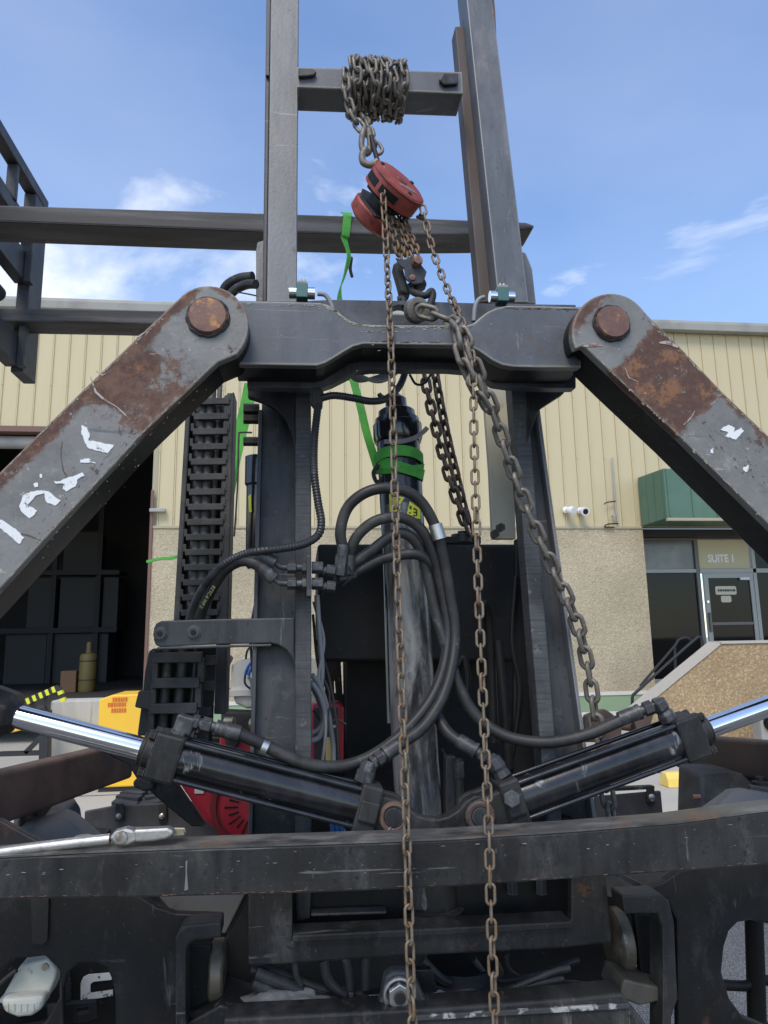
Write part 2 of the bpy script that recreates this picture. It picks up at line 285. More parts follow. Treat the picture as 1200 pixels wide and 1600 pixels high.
CHL = mat('rusty_load_chain', (.15, .11, .08), .55, .4, rnd=1, layers=[dict(c=(.26, .15, .06), s=40, lo=.48, hi=.62, a=.8, r=.75), dict(c=(.08, .055, .04), s=70, lo=.55, hi=.7, a=.8)], bump=(250, .3))
RED = mat('faded_red_paint', (.27, .048, .036), .55, spec=.3, layers=[dict(c=(.33, .10, .085), s=14, d=9, lo=.45, hi=.68, a=.7), dict(c=(.10, .028, .022), s=22, d=12, ro=.75, lo=.5, hi=.64, a=.85), dict(c=(.06, .035, .028), s=60, d=6, lo=.58, hi=.66, a=.7), dict(c=(.30, .27, .24), s=50, lo=.68, hi=.73, a=.7), dict(c=(.32, .14, .05), s=16, lo=.70, hi=.78, a=.8)], bump=(90, .2))
REDE = mat('engine_red', (.42, .022, .04), .35, layers=[dict(c=(.28, .016, .028), s=8, lo=.5, hi=.72, a=.7), dict(c=(.3, .2, .18), s=60, lo=.7, hi=.75, a=.3)])
REDD = mat('engine_red_dark', (.17, .014, .022), .5)
TANK = mat('tank_cream', (.80, .77, .67), .32, layers=[dict(c=(.38, .36, .3), s=8, lo=.5, hi=.75, a=.5)])
GREEN = mat('green_webbing', (.075, .38, .045), .7, layers=[dict(c=(.045, .25, .035), s=18, d=9, lo=.45, hi=.66, a=.85), dict(c=(.10, .22, .06), s=40, d=9, lo=.55, hi=.66, a=.6), dict(c=(.04, .18, .03), s=60, lo=.62, hi=.7, a=.5)], bump=(700, .35))
TEAL = mat('teal_clamp', (.045, .13, .115), .5, layers=[dict(c=(.10, .15, .14), s=60, lo=.55, hi=.7, a=.7)])
WHITE = mat('flaking_white', (.74, .74, .72), .6, layers=[dict(c=(.15, .148, .14), s=34, d=10, ro=.75, lo=.585, hi=.605), dict(c=(.13, .075, .055), s=60, d=6, lo=.64, hi=.66), dict(c=(.55, .55, .53), s=35, lo=.55, hi=.75, a=.6)])
LAMPW = mat('cream_plastic', (.52, .51, .43), .5, layers=[dict(c=(.40, .385, .32), s=14, lo=.45, hi=.7, a=.7), dict(c=(.2, .18, .14), s=40, lo=.66, hi=.74, a=.6)])
YELLOW = mat('yellow_paint', (.86, .50, .035), .5, layers=[dict(c=(.74, .45, .06), s=3, lo=.45, hi=.75, a=.6), dict(c=(.5, .36, .12), s=20, lo=.66, hi=.76, a=.4)])
KERBY = mat('kerb_yellow', (.80, .56, .12), .75, layers=[dict(c=(.85, .66, .25), s=9, lo=.45, hi=.7, a=.7), dict(c=(.45, .40, .28), s=22, lo=.66, hi=.75, a=.6)], bump=(60, .2))
WIRE = mat('grey_cable', (.22, .225, .23), .45)
WIREB = mat('blue_connector', (.02, .13, .42), .4)
WIREY = mat('yellow_cable', (.62, .43, .14), .5)
STICK = mat('yellow_sticker', (.72, .70, .03), .45, layers=[dict(c=(.55, .54, .25), s=60, lo=.6, hi=.7, a=.6)])
INK = mat('print_ink', (.02, .02, .02), .6)
INKR = mat('print_red', (.62, .13, .02), .6)
INKW = mat('print_white', (.62, .62, .60), .6)
INKY = mat('hose_print', (.42, .40, .16), .7)
CLOTH = mat('dirty_wrap', (.22, .21, .19), .7, layers=[dict(c=(.10, .095, .088), s=12, lo=.45, hi=.65)], bump=(60, .6, .006))
BRASS = mat('worn_brass', (.36, .33, .24), .4, .7, layers=[dict(c=(.17, .14, .09), s=20, lo=.5, hi=.68)])
# building
SIDING = mat('cream_siding', (.545, .462, .28), .5, layers=[dict(c=(.49, .415, .255), s=.8, lo=.4, hi=.7, a=.8, st=(3, 1, .25)), dict(c=(.44, .39, .26), s=7, lo=.6, hi=.8, a=.35, st=(3, 1, .2))])
TRIM = mat('gutter_grey', (.36, .35, .32), .55, layers=[dict(c=(.24, .235, .215), s=2, lo=.45, hi=.7, a=.8)])
SEAM = mat('siding_flashing', (.36, .32, .215), .5)
PEB = pebble('pebbledash_tan', [(.31, .25, .16), (.43, .355, .235), (.51, .435, .305), (.37, .30, .19), (.54, .47, .34)], 36, (.41, .345, .235))
PEBB = pebble('pebbledash_brown', [(.28, .175, .09), (.41, .275, .145), (.48, .345, .19), (.32, .205, .11), (.51, .395, .235)], 32, (.33, .235, .13))
CONC = mat('concrete', (.46, .42, .35), .85, layers=[dict(c=(.40, .38, .33), s=1.4, lo=.4, hi=.7, a=.9), dict(c=(.28, .26, .225), s=4, lo=.62, hi=.76, a=.6), dict(c=(.56, .53, .47), s=30, lo=.6, hi=.75, a=.4)], bump=(60, .25))
CONCV = mat('stained_concrete', (.50, .48, .42), .85, layers=[dict(c=(.38, .36, .31), s=3, lo=.45, hi=.68, a=.9, st=(2, 1, .3)), dict(c=(.2, .19, .165), s=6, lo=.6, hi=.72, a=.7, st=(2.5, 1, .2)), dict(c=(.62, .6, .55), s=20, lo=.62, hi=.72, a=.5)], bump=(40, .3))
ASPH = pebble('asphalt_aggregate', [(.10, .10, .098), (.18, .18, .175), (.26, .255, .245), (.14, .14, .137), (.34, .335, .325)], 150, (.085, .085, .083), .9)
BASEW = mat('base_white', (.62, .60, .54), .7, layers=[dict(c=(.5, .48, .42), s=4, lo=.5, hi=.7, a=.6)])
BASEG = mat('base_green', (.24, .34, .20), .6, layers=[dict(c=(.19, .28, .17), s=3, lo=.5, hi=.7, a=.6)])
AWN = mat('awning_green', (.07, .14, .095), .45, layers=[dict(c=(.10, .19, .13), s=1.5, lo=.4, hi=.7, a=.6)])
ALU = mat('dark_aluminium', (.13, .125, .115), .4, .3)
ALUL = mat('light_aluminium', (.30, .30, .285), .4, .5)
ROOM = mat('interior_shaded', (.04, .04, .04), .8)  # dark base colour stands in for the shade of the dock bay
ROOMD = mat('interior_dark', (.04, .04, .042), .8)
CARTON = mat('shaded_carton', (.05, .05, .049), .75)  # pale boxes, with the bay's shade put into their colour
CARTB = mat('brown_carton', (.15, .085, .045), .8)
CASK = mat('yellow_cask', (.14, .11, .035), .6)  # yellow darkened to carry the shade of the bay
RUSTH = mat('door_trim_brown', (.16, .085, .06), .6)
SIGNC = mat('sign_cream', (.60, .55, .42), .6)
PANEL = mat('suite_panel', (.58, .52, .34), .55)
SIGNW = mat('sign_white', (.88, .88, .86), .5)
REFLPANE = mat('reflection_grey_transom', (.15, .15, .142), .12, layers=[dict(c=(.22, .22, .20), s=2, lo=.45, hi=.65)])  # grey of the reflected surroundings painted into the pane
WHITEP = mat('white_paint', (.75, .75, .73), .45)
LENS = mat('dark_lens', (.02, .02, .022), .1)
RAILB = mat('handrail_black', (.02, .02, .022), .45)
# glass: dark tinted pane
GLASS = mat('tinted_glass', (.012, .013, .013), .06, spec=.5)
gl = GLASS.node_tree; gb = gl.nodes['Principled BSDF']; gb.inputs['Transmission Weight'].default_value = .55; gb.inputs['IOR'].default_value = 1.3

# worn arms: rust zones laid out along the arm (u from the pin, v across the arm)
def zone(u0, u1, v0, v1, amt, su=.03, sv=.03):
    def f(t, co):
        N = t.nodes; K = t.links.new; s = N.new('ShaderNodeSeparateXYZ'); K(co.outputs['UV'], s.inputs[0])
        def win(o, a, b, sf):
            m1_ = N.new('ShaderNodeMapRange'); m1_.inputs[1].default_value = a-sf; m1_.inputs[2].default_value = a+sf; K(o, m1_.inputs[0])
            m2_ = N.new('ShaderNodeMapRange'); m2_.inputs[1].default_value = b+sf; m2_.inputs[2].default_value = b-sf; K(o, m2_.inputs[0])
            ml_ = N.new('ShaderNodeMath'); ml_.operation = 'MULTIPLY'; K(m1_.outputs[0], ml_.inputs[0]); K(m2_.outputs[0], ml_.inputs[1]); return ml_.outputs[0]
        a = win(s.outputs[0], u0, u1, su); b_ = win(s.outputs[1], v0, v1, sv)
        ml = N.new('ShaderNodeMath'); ml.operation = 'MULTIPLY'; K(a, ml.inputs[0]); K(b_, ml.inputs[1])
        m3 = N.new('ShaderNodeMath'); m3.operation = 'MULTIPLY_ADD'; m3.inputs[1].default_value = amt; m3.inputs[2].default_value = -.25; K(ml.outputs[0], m3.inputs[0]); return m3.outputs[0]
    return f
ARM_G = (.170, .163, .148); ARM_R = (.150, .082, .056)
def arm_mat(name, zs):
    ly = [dict(c=(.235, .23, .22), s=9, lo=.45, hi=.7, a=.7), dict(c=(.10, .10, .098), s=11, d=12, ro=.74, lo=.50, hi=.66, a=.8), dict(c=(.30, .29, .27), s=18, d=12, ro=.78, lo=.60, hi=.68, a=.6), dict(c=(.07, .07, .07), s=12, d=6, lo=.63, hi=.67, a=.7, st=(.25, 1, 3), rot=(0, -.75, 0), di=.6)]
    for i, z in enumerate(zs):
        ly.append(dict(c=ARM_R, s=15, d=13, ro=.76, lo=.49, hi=.535, r=.85, off=(i*3.1, 0, 0), grad=zone(*z)))
        ly.append(dict(c=(.070, .038, .030), s=42, d=11, ro=.75, lo=.47, hi=.64, a=.75, r=.9, off=(i*3.1, 0, 0), grad=zone(*z)))
        ly.append(dict(c=(.30, .14, .065), s=24, d=12, ro=.76, lo=.66, hi=.74, a=.6, r=.9, off=(i*5.1, 1, 0), grad=zone(*z)))
        ly.append(dict(c=(.24, .23, .21), s=22, d=14, ro=.80, lo=.60, hi=.635, a=.7, off=(i*7.1, 2, 0)))
    ly += [dict(c=(.42, .40, .34), s=70, lo=.665, hi=.71, a=.7), dict(c=(.08, .045, .035), s=13, d=13, ro=.78, lo=.62, hi=.64, a=.9, r=.85), dict(c=(.40, .37, .30), s=30, lo=.68, hi=.70, a=.7, st=(.3, 1, 3), rot=(0, .8, 0))]
    return mat(name, ARM_G, .5, layers=ly, bump=(110, .3), edge=((.36, .29, .22), .007, .02, .08))

# ================================================================== GROUND
g = MB(); g.add([(-150, -60, 0), (150, -60, 0), (150, 200, 0), (-150, 200, 0)], [(0, 1, 2, 3)])
structure(g.build('ground', CONC))
g = MB(); g.add([(-20, -12, .004), (20, -12, .004), (20, 4.6, .004), (-20, 4.6, .004)], [(0, 1, 2, 3)])
structure(g.build('asphalt_yard', ASPH))
for yj in (5.6, 8.2):
    structure(MB().box((-14, yj-.012, .001), (16, yj+.012, .0045)).build('pavement_joint', mat('joint_tar', (.12, .11, .10), .9)))

# ================================================================== WAREHOUSE
BY = 12.0
def bx(px_, py_=900): return at(px_, py_, BY).x
def bz(px_, py_): return at(px_, py_, BY).z
z_sid = bz(600, 822); z_roof = bz(600, 497); x_dock = bx(231, 900); x_store = bx(1010, 900)
z_dockhead = bz(60, 667)
xL, xR = -9.5, 13.5
wh = thing('warehouse', 'cream metal-sided warehouse with pebbledash lower walls behind the lifting gear', 'building', (2, BY, 0))
# lower walls
s = MB(); s.box((x_dock, BY, 0), (x_store, BY+.3, z_sid)); s.build('pebble_wall', PEB, wh)
s = MB(); s.box((x_dock, BY-.03, 0), (x_store, BY+.3, .30)); s.build('plinth', BASEW, wh)
s = MB(); s.box((x_dock, BY-.035, .302), (x_store, BY+.3, .56)); s.build('green_band', BASEG, wh)
s = MB(); s.box((x_dock, BY-.05, .562), (x_store, BY+.3, .618)); s.build('ledge', BASEW, wh)
s = MB(); s.box((xL, BY+.06, z_dockhead+.02), (x_dock, BY+.3, z_roof)); s.box((x_dock+.001, BY+.06, z_sid+.002), (xR, BY+.3, z_roof)); s.build('backing_wall', SEAM, wh)
s = MB(); s.box((xL-.3, BY-.02, z_roof), (xR+.3, BY+14, z_roof+.06)); s.build('roof', TRIM, wh)
s = MB(); s.prism([(xL-.3, BY-.16, z_roof-.10), (xL-.3, BY-.02, z_roof-.10), (xL-.3, BY-.02, z_roof+.075), (xL-.3, BY-.19, z_roof+.075), (xL-.3, BY-.19, z_roof+.02)], (xR-xL+.6, 0, 0)); s.build('gutter', TRIM, wh, .008)
s = MB(); s.box((xL, BY-.035, z_sid-.05), (x_store+.0, BY+.001, z_sid-.002)) ; 
s = MB(); s.box((x_dock, BY-.02, z_sid-.045), (x_store, BY+.0, z_sid-.003)); s.build('flashing', SEAM, wh, .004)
# siding sheets, one by one
PIT = .262
def sheet_mesh(h):
    s = MB(); prof = [(0, 0), (.006, -.020), (.022, -.020), (.028, 0), (PIT-.005, 0), (PIT-.005, .012), (0, .012)]
    s.prism([(x, y, 0) for x, y in prof], (0, 0, h)); o = s.build('siding_sheet', SIDING, wh); return o
H1 = z_roof-.02 - z_sid; H2 = z_roof-.02 - z_dockhead
protos = {}
x = xL
k = 0
while x < xR:
    low = x+PIT*.6 < x_dock
    key = low
    if key not in protos:
        o = sheet_mesh(H2 if low else H1); protos[key] = o
    else:
        o = protos[key].copy(); COL.objects.link(o)
    zb = z_dockhead if low else z_sid
    o.matrix_basis = Matrix.Translation((x, BY+.03, zb)) @ Matrix.Rotation(0, 4, 'Z'); o.matrix_parent_inverse = world_mat(wh).inverted()
    x += PIT
scr = MB()
for zz_ in (z_sid+.12, z_sid+1.25, z_sid+2.4):
    x = xL
    while x < xR:
        if x > x_dock or zz_ > z_dockhead+.1: scr.cyl((x+.014, BY+.0105, zz_), (x+.014, BY+.003, zz_), .009, 6, False)
        x += PIT
sc_o = scr.build('siding_screws', TRIM, wh); sc_o['kind'] = 'stuff'
# dock opening: header, roller, jamb, room
s = MB(); s.box((xL, BY-.05, z_dockhead-.10), (x_dock, BY+.25, z_dockhead+.0)); s.build('door_header', RUSTH, wh, .005)
s = MB(); s.box((x_dock, BY-.03, .62), (x_dock+.05, BY-.001, z_sid+.6)); s.build('door_jamb', RUSTH, wh, .004)
s = MB(); s.lathe((xL, BY+.2, z_dockhead-.22), (x_dock-.7, BY+.2, z_dockhead-.22), [(0, .11), (x_dock-.7-xL, .11)], 20); s.build('rolled_door', TRIM, wh)
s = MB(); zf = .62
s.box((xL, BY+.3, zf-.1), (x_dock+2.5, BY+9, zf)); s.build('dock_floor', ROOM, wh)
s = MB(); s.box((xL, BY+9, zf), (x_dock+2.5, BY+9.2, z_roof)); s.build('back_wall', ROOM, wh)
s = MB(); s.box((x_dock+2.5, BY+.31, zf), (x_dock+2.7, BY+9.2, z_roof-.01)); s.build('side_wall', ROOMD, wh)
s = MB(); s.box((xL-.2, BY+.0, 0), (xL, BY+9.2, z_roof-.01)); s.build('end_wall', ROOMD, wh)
# storefront at the right: recessed glazing with frame, door and transoms
SY = BY+.55
def sx_(p, y=950): return at(p, y, SY).x
def sz_(p, y): return at(p, y, SY).z
zt = z_sid-.02; zs0 = .70
xw0 = x_store; xm = sx_(1090, 900); xd0 = sx_(1099, 930); xd1 = sx_(1178, 930); xe = xR
z_tr = sz_(1050, 892); z_bot = zs0
s = MB(); s.box((x_store, BY+.3, z_sid-.14), (xR, BY+1.2, z_sid-.001)); s.build('soffit', ROOMD, wh)
s = MB(); s.box((x_store-.02, BY+.301, 0), (x_store+.001, SY+.3, z_sid)); s.build('reveal', PEB, wh)
s = MB(); s.box((x_store, BY+.02, 0), (xR, BY+5, zs0)); s.build('threshold_slab', CONC, wh, .01)
z_hd = sz_(1050, 845)
def fr(name, x0, x1, z0, z1, m=ALU, y0=SY-.05, y1=SY+.05): return MB().box((x0, y0, z0), (x1, y1, z1)).build(name, m, wh, .004)
fr('frame_jamb', x_store+.002, x_store+.07, zs0, z_sid-.142)
fr('mullion', xm-.045, xm+.03, zs0, z_sid-.142)
fr('frame_head', x_store+.071, xm-.046, z_hd, z_sid-.143)
fr('frame_head', xm+.031, xR, z_hd+.02, z_sid-.143, ALU)
fr('transom_bar', x_store+.071, xm-.046, z_tr-.04, z_tr+.03, ALUL)
fr('transom_bar', xm+.031, xR, z_tr-.05, z_tr+.035, ALUL)
fr('frame_sill', x_store+.071, xm-.046, zs0, zs0+.07, ALUL)
fr('pane', x_store+.071, xm-.046, zs0+.071, z_tr-.041, GLASS, SY-.006, SY+.006)
fr('pane', x_store+.071, xm-.046, z_tr+.031, z_hd-.001, REFLPANE, SY-.006, SY+.006)
fr('suite_panel', xm+.031, xd1-.03, z_tr+.036, z_hd+.019, PANEL, SY-.02, SY+.02)
fr('frame_post', xd1+.0, xd1+.07, zs0, z_hd+.019, ALUL)
fr('pane', xd1+.071, xR, zs0, z_tr-.051, GLASS, SY-.006, SY+.006)
fr('pane', xd1+.071, xR, z_tr+.036, z_hd+.019, GLASS, SY-.006, SY+.006)
s = MB(); zd1 = z_tr-.052
s.prism([(xd0+.02, SY-.04, zs0), (xd1-.002, SY-.04, zs0), (xd1-.002, SY-.04, zd1), (xd0+.02, SY-.04, zd1)], (0, .06, 0), [[(xd0+.1, SY-.04, zs0+.2), (xd1-.08, SY-.04, zs0+.2), (xd1-.08, SY-.04, zd1-.09), (xd0+.1, SY-.04, zd1-.09)]])
door = s.build('door', ALUL, wh)
MB().box((xd0+.1, SY-.016, zs0+.2), (xd1-.08, SY-.006, zd1-.09)).build('door_pane', GLASS, door)
MB().box((xd0+.1, SY-.05, zs0+1.02), (xd1-.08, SY-.03, zs0+1.07)).build('push_bar', ALU, door)
MB().box((xd0+.035, SY-.09, zs0+.9), (xd0+.075, SY-.045, zs0+1.25)).build('handle', ALU, door, .008)
MB().cyl((xd0+.05, SY-.06, zs0+1.45), (xd0+.05, SY-.04, zs0+1.45), .022).build('lock', CHROME, door)
MB().box((xd1-.28, SY-.075, zd1-.13), (xd1-.1, SY-.041, zd1-.085)).build('door_closer', WHITEP, door)
def rrect(x0, z0, x1, z1, r, y, n=5):
    P = []
    for cx_, cz_, a0 in ((x1-r, z1-r, 0), (x0+r, z1-r, 90), (x0+r, z0+r, 180), (x1-r, z0+r, 270)):
        for i in range(n+1):
            a = R(a0+90*i/n); P.append(Vector((cx_+r*math.cos(a), y, cz_+r*math.sin(a))))
    return P
def text(body, loc, size, m, parent, rot=(R(90), 0, 0), ext=.002, ax='CENTER', name='lettering', sx=1.0, bold=0.0):
    cu = bpy.data.curves.new(name, 'FONT'); cu.body = body; cu.size = size; cu.extrude = ext; cu.offset = bold; cu.align_x = ax; cu.align_y = 'CENTER'
    tmp = bpy.data.objects.new(name, cu); me = bpy.data.meshes.new_from_object(tmp); bpy.data.objects.remove(tmp); bpy.data.curves.remove(cu)
    o = bpy.data.objects.new(name, me); COL.objects.link(o); me.materials.clear(); me.materials.append(m)
    if isinstance(rot, Matrix): o.matrix_basis = Matrix.Translation(loc) @ rot
    else: o.location = loc; o.rotation_euler = rot
    o.scale = (sx, 1, 1) if not isinstance(rot, Matrix) else o.scale
    if parent: o.parent = parent; o.matrix_parent_inverse = world_mat(parent).inverted()
    return o
p = at(1127, 873, SY-.03); text('SUITE 1', (p.x, SY-.026, p.z), .20, SIGNW, wh, ext=.006, sx=.82, bold=.006)
for (a, b_, c, d_), txt in (((1117, 916, 1151, 929), 1), ((1126, 931, 1143, 941), 0)):
    A = at(a, b_, SY-.018); B = at(c, d_, SY-.018)
    pl = MB().prism(rrect(A.x, B.z, B.x, A.z, .03, SY-.022), (0, .004, 0)).build('door_sign', SIGNC, door)
    if txt:
        rng = random.Random(3); xx = A.x+.05
        while xx < B.x-.06: ww = rng.uniform(.02, .05); MB().box((xx, SY-.0245, (A.z+B.z)/2-.02), (xx+ww, SY-.0222, (A.z+B.z)/2+.02)).build('sign_print', INK, door); xx += ww+.012
# awning over the storefront
xf = at(999, 800, BY).x; d_ = ray(1041, 790); ay0 = xf/d_.x*d_.y
zA = bz(1000, 747); zB = bz(1003, 823)
awn = MB().prism([(xf, ay0, zB), (xf, ay0, zA-.05), (xf, BY-.03, zA), (xf, BY-.03, zB)], (xR-xf, 0, 0)).build('awning', AWN, wh, .01)
for i in range(14):
    xx = xf+.04+i*.42; MB().box((xx, ay0-.016, zB+.03), (xx+.025, ay0-.001, zA-.06)).build('awning_seam', AWN, awn)
MB().box((xf-.01, ay0-.03, zB-.05), (xR, ay0+.03, zB-.001)).build('awning_trim', SEAM, awn)
n_ = max(2, int((BY-ay0)/.3))
for i in range(n_):
    yy = ay0+.1+i*(BY-ay0-.15)/n_; MB().box((xf-.014, yy, zB+.01), (xf-.001, yy+.025, zA-.06)).build('awning_seam', AWN, awn)

# things on the building
def lamp_cam(px0, py0, label, flip):
    c = at(px0, py0, BY-.02)
    t = thing('security_light', label, 'light', (c.x, BY, c.z), 'floodlights on the siding')
    MB().lathe((c.x, BY-.01, c.z), (c.x, BY-.2, c.z), [(0, .06), (.03, .06), (.05, .03)], 18).build('base', WHITEP, t)
    d = Vector((.5*flip, -.8, -.25)).normalized(); q = Vector((c.x, BY-.06, c.z))
    hd = MB().lathe(q, q+d, [(0, .03), (.03, .055), (.12, .075), (.17, .078)], 18).build('lamp_head', WHITEP, t)
    MB().lathe(q+d*.171, q+d*.2, [(0, .05), (.004, .05)], 16).build('lens', LENS if flip < .2 else WHITEP, hd)
lamp_cam(884, 797, 'white floodlight on the siding, the left one of the pair', .9)
lamp_cam(907, 798, 'white floodlight on the siding, the right one of the pair with a dark lens', .1)
co = thing('conduit_pipe', 'thin grey conduit with wire running down the siding right of the floodlights', 'pipe', at(962, 822, BY-.05))
q = [at(957, 715, BY-.03), at(962, 790, BY-.03), at(966, 818, BY-.03)]; MB().tube(q, .018, 8).build('pipe', TRIM, co)
MB().tube([at(966, 818, BY-.04), at(950, 819, BY-.05), at(945, 823, BY-.05), at(960, 824, BY-.05)], .012, 6).build('wire', INK, co)
MB().tube([at(962, 783, BY-.04), at(948, 785, BY-.06), at(944, 788, BY-.06)], .011, 6).build('wire', INK, co)
c = at(958, 806, BY-.02); MB().cyl(c, c-Vector((0, .05, 0)), .03, 14).build('junction_box', TRIM, co)
c = at(247, 798, BY-.03)
bm_ = thing('door_light', 'small grey fixture on the siding beside the dark dock door', 'light', c)
MB().box((c.x-.13, BY-.1, c.z-.03), (c.x+.13, BY-.0, c.z+.03)).build('housing', TRIM, bm_, .01)
# racks and boxes inside the dock
rk = thing('pallet_rack', 'dark steel storage rack deep inside the shaded dock door', 'rack', (at(110, 1085, BY+7).x, BY+7, zf))
RY = BY+6.6
def rx(p): return at(p, 950, RY).x
def rz(y): return at(100, y, RY).z
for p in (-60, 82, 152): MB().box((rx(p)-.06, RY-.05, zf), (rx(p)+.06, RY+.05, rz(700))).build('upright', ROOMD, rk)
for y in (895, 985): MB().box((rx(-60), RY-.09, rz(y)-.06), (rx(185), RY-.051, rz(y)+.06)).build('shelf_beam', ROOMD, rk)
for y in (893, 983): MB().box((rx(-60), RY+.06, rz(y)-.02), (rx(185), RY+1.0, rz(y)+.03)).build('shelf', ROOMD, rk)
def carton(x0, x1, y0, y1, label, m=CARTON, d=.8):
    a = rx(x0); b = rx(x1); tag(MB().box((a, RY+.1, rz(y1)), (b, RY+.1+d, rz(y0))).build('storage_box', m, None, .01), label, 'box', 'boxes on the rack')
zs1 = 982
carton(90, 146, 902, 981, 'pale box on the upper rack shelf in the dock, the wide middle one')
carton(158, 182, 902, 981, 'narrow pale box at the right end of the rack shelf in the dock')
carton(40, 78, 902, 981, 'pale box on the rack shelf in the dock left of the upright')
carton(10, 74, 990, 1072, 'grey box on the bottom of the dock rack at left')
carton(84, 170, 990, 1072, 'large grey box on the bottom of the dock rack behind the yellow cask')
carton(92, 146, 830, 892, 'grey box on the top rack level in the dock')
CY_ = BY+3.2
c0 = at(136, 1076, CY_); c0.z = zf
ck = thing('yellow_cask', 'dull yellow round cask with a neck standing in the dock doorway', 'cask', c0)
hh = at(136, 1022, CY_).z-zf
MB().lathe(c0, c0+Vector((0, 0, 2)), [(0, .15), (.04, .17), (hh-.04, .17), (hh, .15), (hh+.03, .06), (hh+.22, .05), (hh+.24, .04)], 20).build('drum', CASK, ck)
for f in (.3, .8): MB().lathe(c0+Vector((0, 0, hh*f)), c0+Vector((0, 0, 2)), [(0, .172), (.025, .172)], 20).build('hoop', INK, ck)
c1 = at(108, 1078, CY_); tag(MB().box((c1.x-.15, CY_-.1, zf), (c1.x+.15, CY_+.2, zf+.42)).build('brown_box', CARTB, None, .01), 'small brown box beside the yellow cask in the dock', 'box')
tag(MB().box((sx_(1024), SY+.35, zs0), (sx_(1048), SY+.7, zs0+.36)).build('brown_carton', CARTB, None, .01), 'brown cardboard carton behind the storefront window', 'box')

# ================================================================== dock block, ramp, cabinet, stoop
DY = 8.9
dk = MB(); d0 = at(72, 1205, DY).x; d1 = at(236, 1205, DY).x; dz = at(120, 1094, DY).z
dk.box((d0, DY, 0), (d1, DY+.32, dz)); tag(dk.build('dock_block', CONCV, None, .02), 'stained pale concrete loading dock block under the dark doorway', 'loading dock')
rp = thing('dock_ramp', 'black steel dock ramp with a yellow striped guard rail at far left', 'ramp', (at(20, 1200, DY-.3).x, DY-.3, 0))
Yr = DY-.35
MB().beam(at(-120, 1196, Yr), at(74, 1108, Yr), .10, .10).build('stringer', RAILB, rp, .01)
MB().beam(at(-120, 1172, Yr-.02), at(70, 1128, Yr-.02), .10, .06).build('rail_tube', YELLOW, rp, .01)
MB().beam(at(70, 1205, Yr), at(72, 1110, Yr), .10, .12, (0, 1, 0)).build('post', RAILB, rp, .01)
for a, b_ in (((40, 1176), (66, 1150)), ((0, 1178), (68, 1176)), ((52, 1118), (52, 1090)), ((74, 1112), (72, 1082))):
    MB().beam(at(*a, Yr), at(*b_, Yr), .05, .05, (0, 1, 0)).build('brace', RAILB, rp)
a = at(22, 1105, Yr-.05); b = at(92, 1074, Yr-.05)
n_ = 14
for i in range(n_):
    MB().beam(a.lerp(b, i/n_), a.lerp(b, (i+1)/n_-.002), .05, .065).build('stripe', STICK if i % 2 == 0 else INK, rp)
a2 = b; b2 = at(100, 1096, Yr-.05)
for i in range(4): MB().beam(a2.lerp(b2, i/4), a2.lerp(b2, (i+1)/4-.01), .05, .06, (0, 1, 0)).build('stripe', STICK if i % 2 else INK, rp)
# yellow cabinet
Yc = 8.35
c0 = gat(196, 1206); 
cb = thing('yellow_cabinet', 'bright yellow steel cabinet with red warning print in front of the dock', 'cabinet', (at(196, 1205, Yc).x, Yc, 0))
xa = at(152, 1150, Yc).x; xb = at(262, 1150, Yc).x; za = at(200, 1085, Yc).z; zc = at(150, 1093, Yc).z
MB().prism([(xa, Yc, .05), (xb, Yc, .05), (xb, Yc, za), (xa+.14, Yc, za), (xa, Yc, zc)], (0, .6, 0)).build('shell', YELLOW, cb, .015)
MB().box((xa+.03, Yc+.03, 0), (xb-.03, Yc+.57, .049)).build('base', INK, cb)
for y, wv, off in ((1093, 18, 6), (1101, 26, 0), (1110, 20, 4)):
    p = at(183+off*.5, y, Yc-.004)
    rng = random.Random(y)
    xx = p.x-wv*mpp(Yc)/2
    while xx < p.x+wv*mpp(Yc)/2:
        ww = rng.uniform(.010, .03); MB().box((xx, Yc-.006, p.z-.022), (xx+ww, Yc-.002, p.z+.022)).build('warning_print', INKR, cb); xx += ww+.008
# stoop
STY = 9.1
so_ = thing('stoop_wall', 'brown pebbledash wing wall of the entrance steps with a sloped end', 'wall', (at(1100, 1200, STY).x, STY, 0))
zt_ = at(1130, 1006, STY).z; xs0 = at(1004, 1205, STY).x; xs1 = at(1126, 1006, STY).x; zlow = at(1000, 1112, STY).z
prof = [(xs0, STY, 0), (xR, STY, 0), (xR, STY, zt_), (xs1, STY, zt_), (xs0, STY, zlow)]
MB().prism(prof, (0, .25, 0)).build('panel', PEBB, so_, .015)
sl = Vector((xs1-xs0, 0, zt_-zlow)).normalized(); nn = Vector((-sl.z, 0, sl.x))*.03
MB().prism([Vector((xs0, STY-.02, zlow)), Vector((xs1, STY-.02, zt_)), Vector((xs1, STY-.02, zt_))+nn, Vector((xs0, STY-.02, zlow))+nn], (0, .29, 0)).build('coping', CONC, so_)
MB().box((xs1-.02, STY-.02, zt_+.001), (xR, STY+.27, zt_+.035)).build('coping', CONC, so_)
HY = STY+.55
hr = thing('handrail', 'thin black metal handrail rising beside the entrance steps', 'railing', at(988, 1120, HY))
for dy in (0,):
    MB().tube(px([(988, 1118), (988, 1088)], HY), .022, 8).build('post', RAILB, hr)
    MB().tube(px([(988, 1087), (1040, 1040), (1085, 1000), (1092, 996), (1097, 1001), (1098, 1040)], HY), .022, 8, 5).build('rail', RAILB, hr)
hr2 = thing('handrail', 'second black handrail farther back against the storefront glass', 'railing', at(1040, 1080, BY-.4))
MB().tube(px([(1000, 1072), (1052, 1012), (1060, 1000), (1072, 996), (1080, 1000)], BY-.4), .022, 8, 5).build('rail', RAILB, hr2)
MB().tube(px([(1056, 1070), (1054, 1008)], BY-.4), .022, 8).build('post', RAILB, hr2)
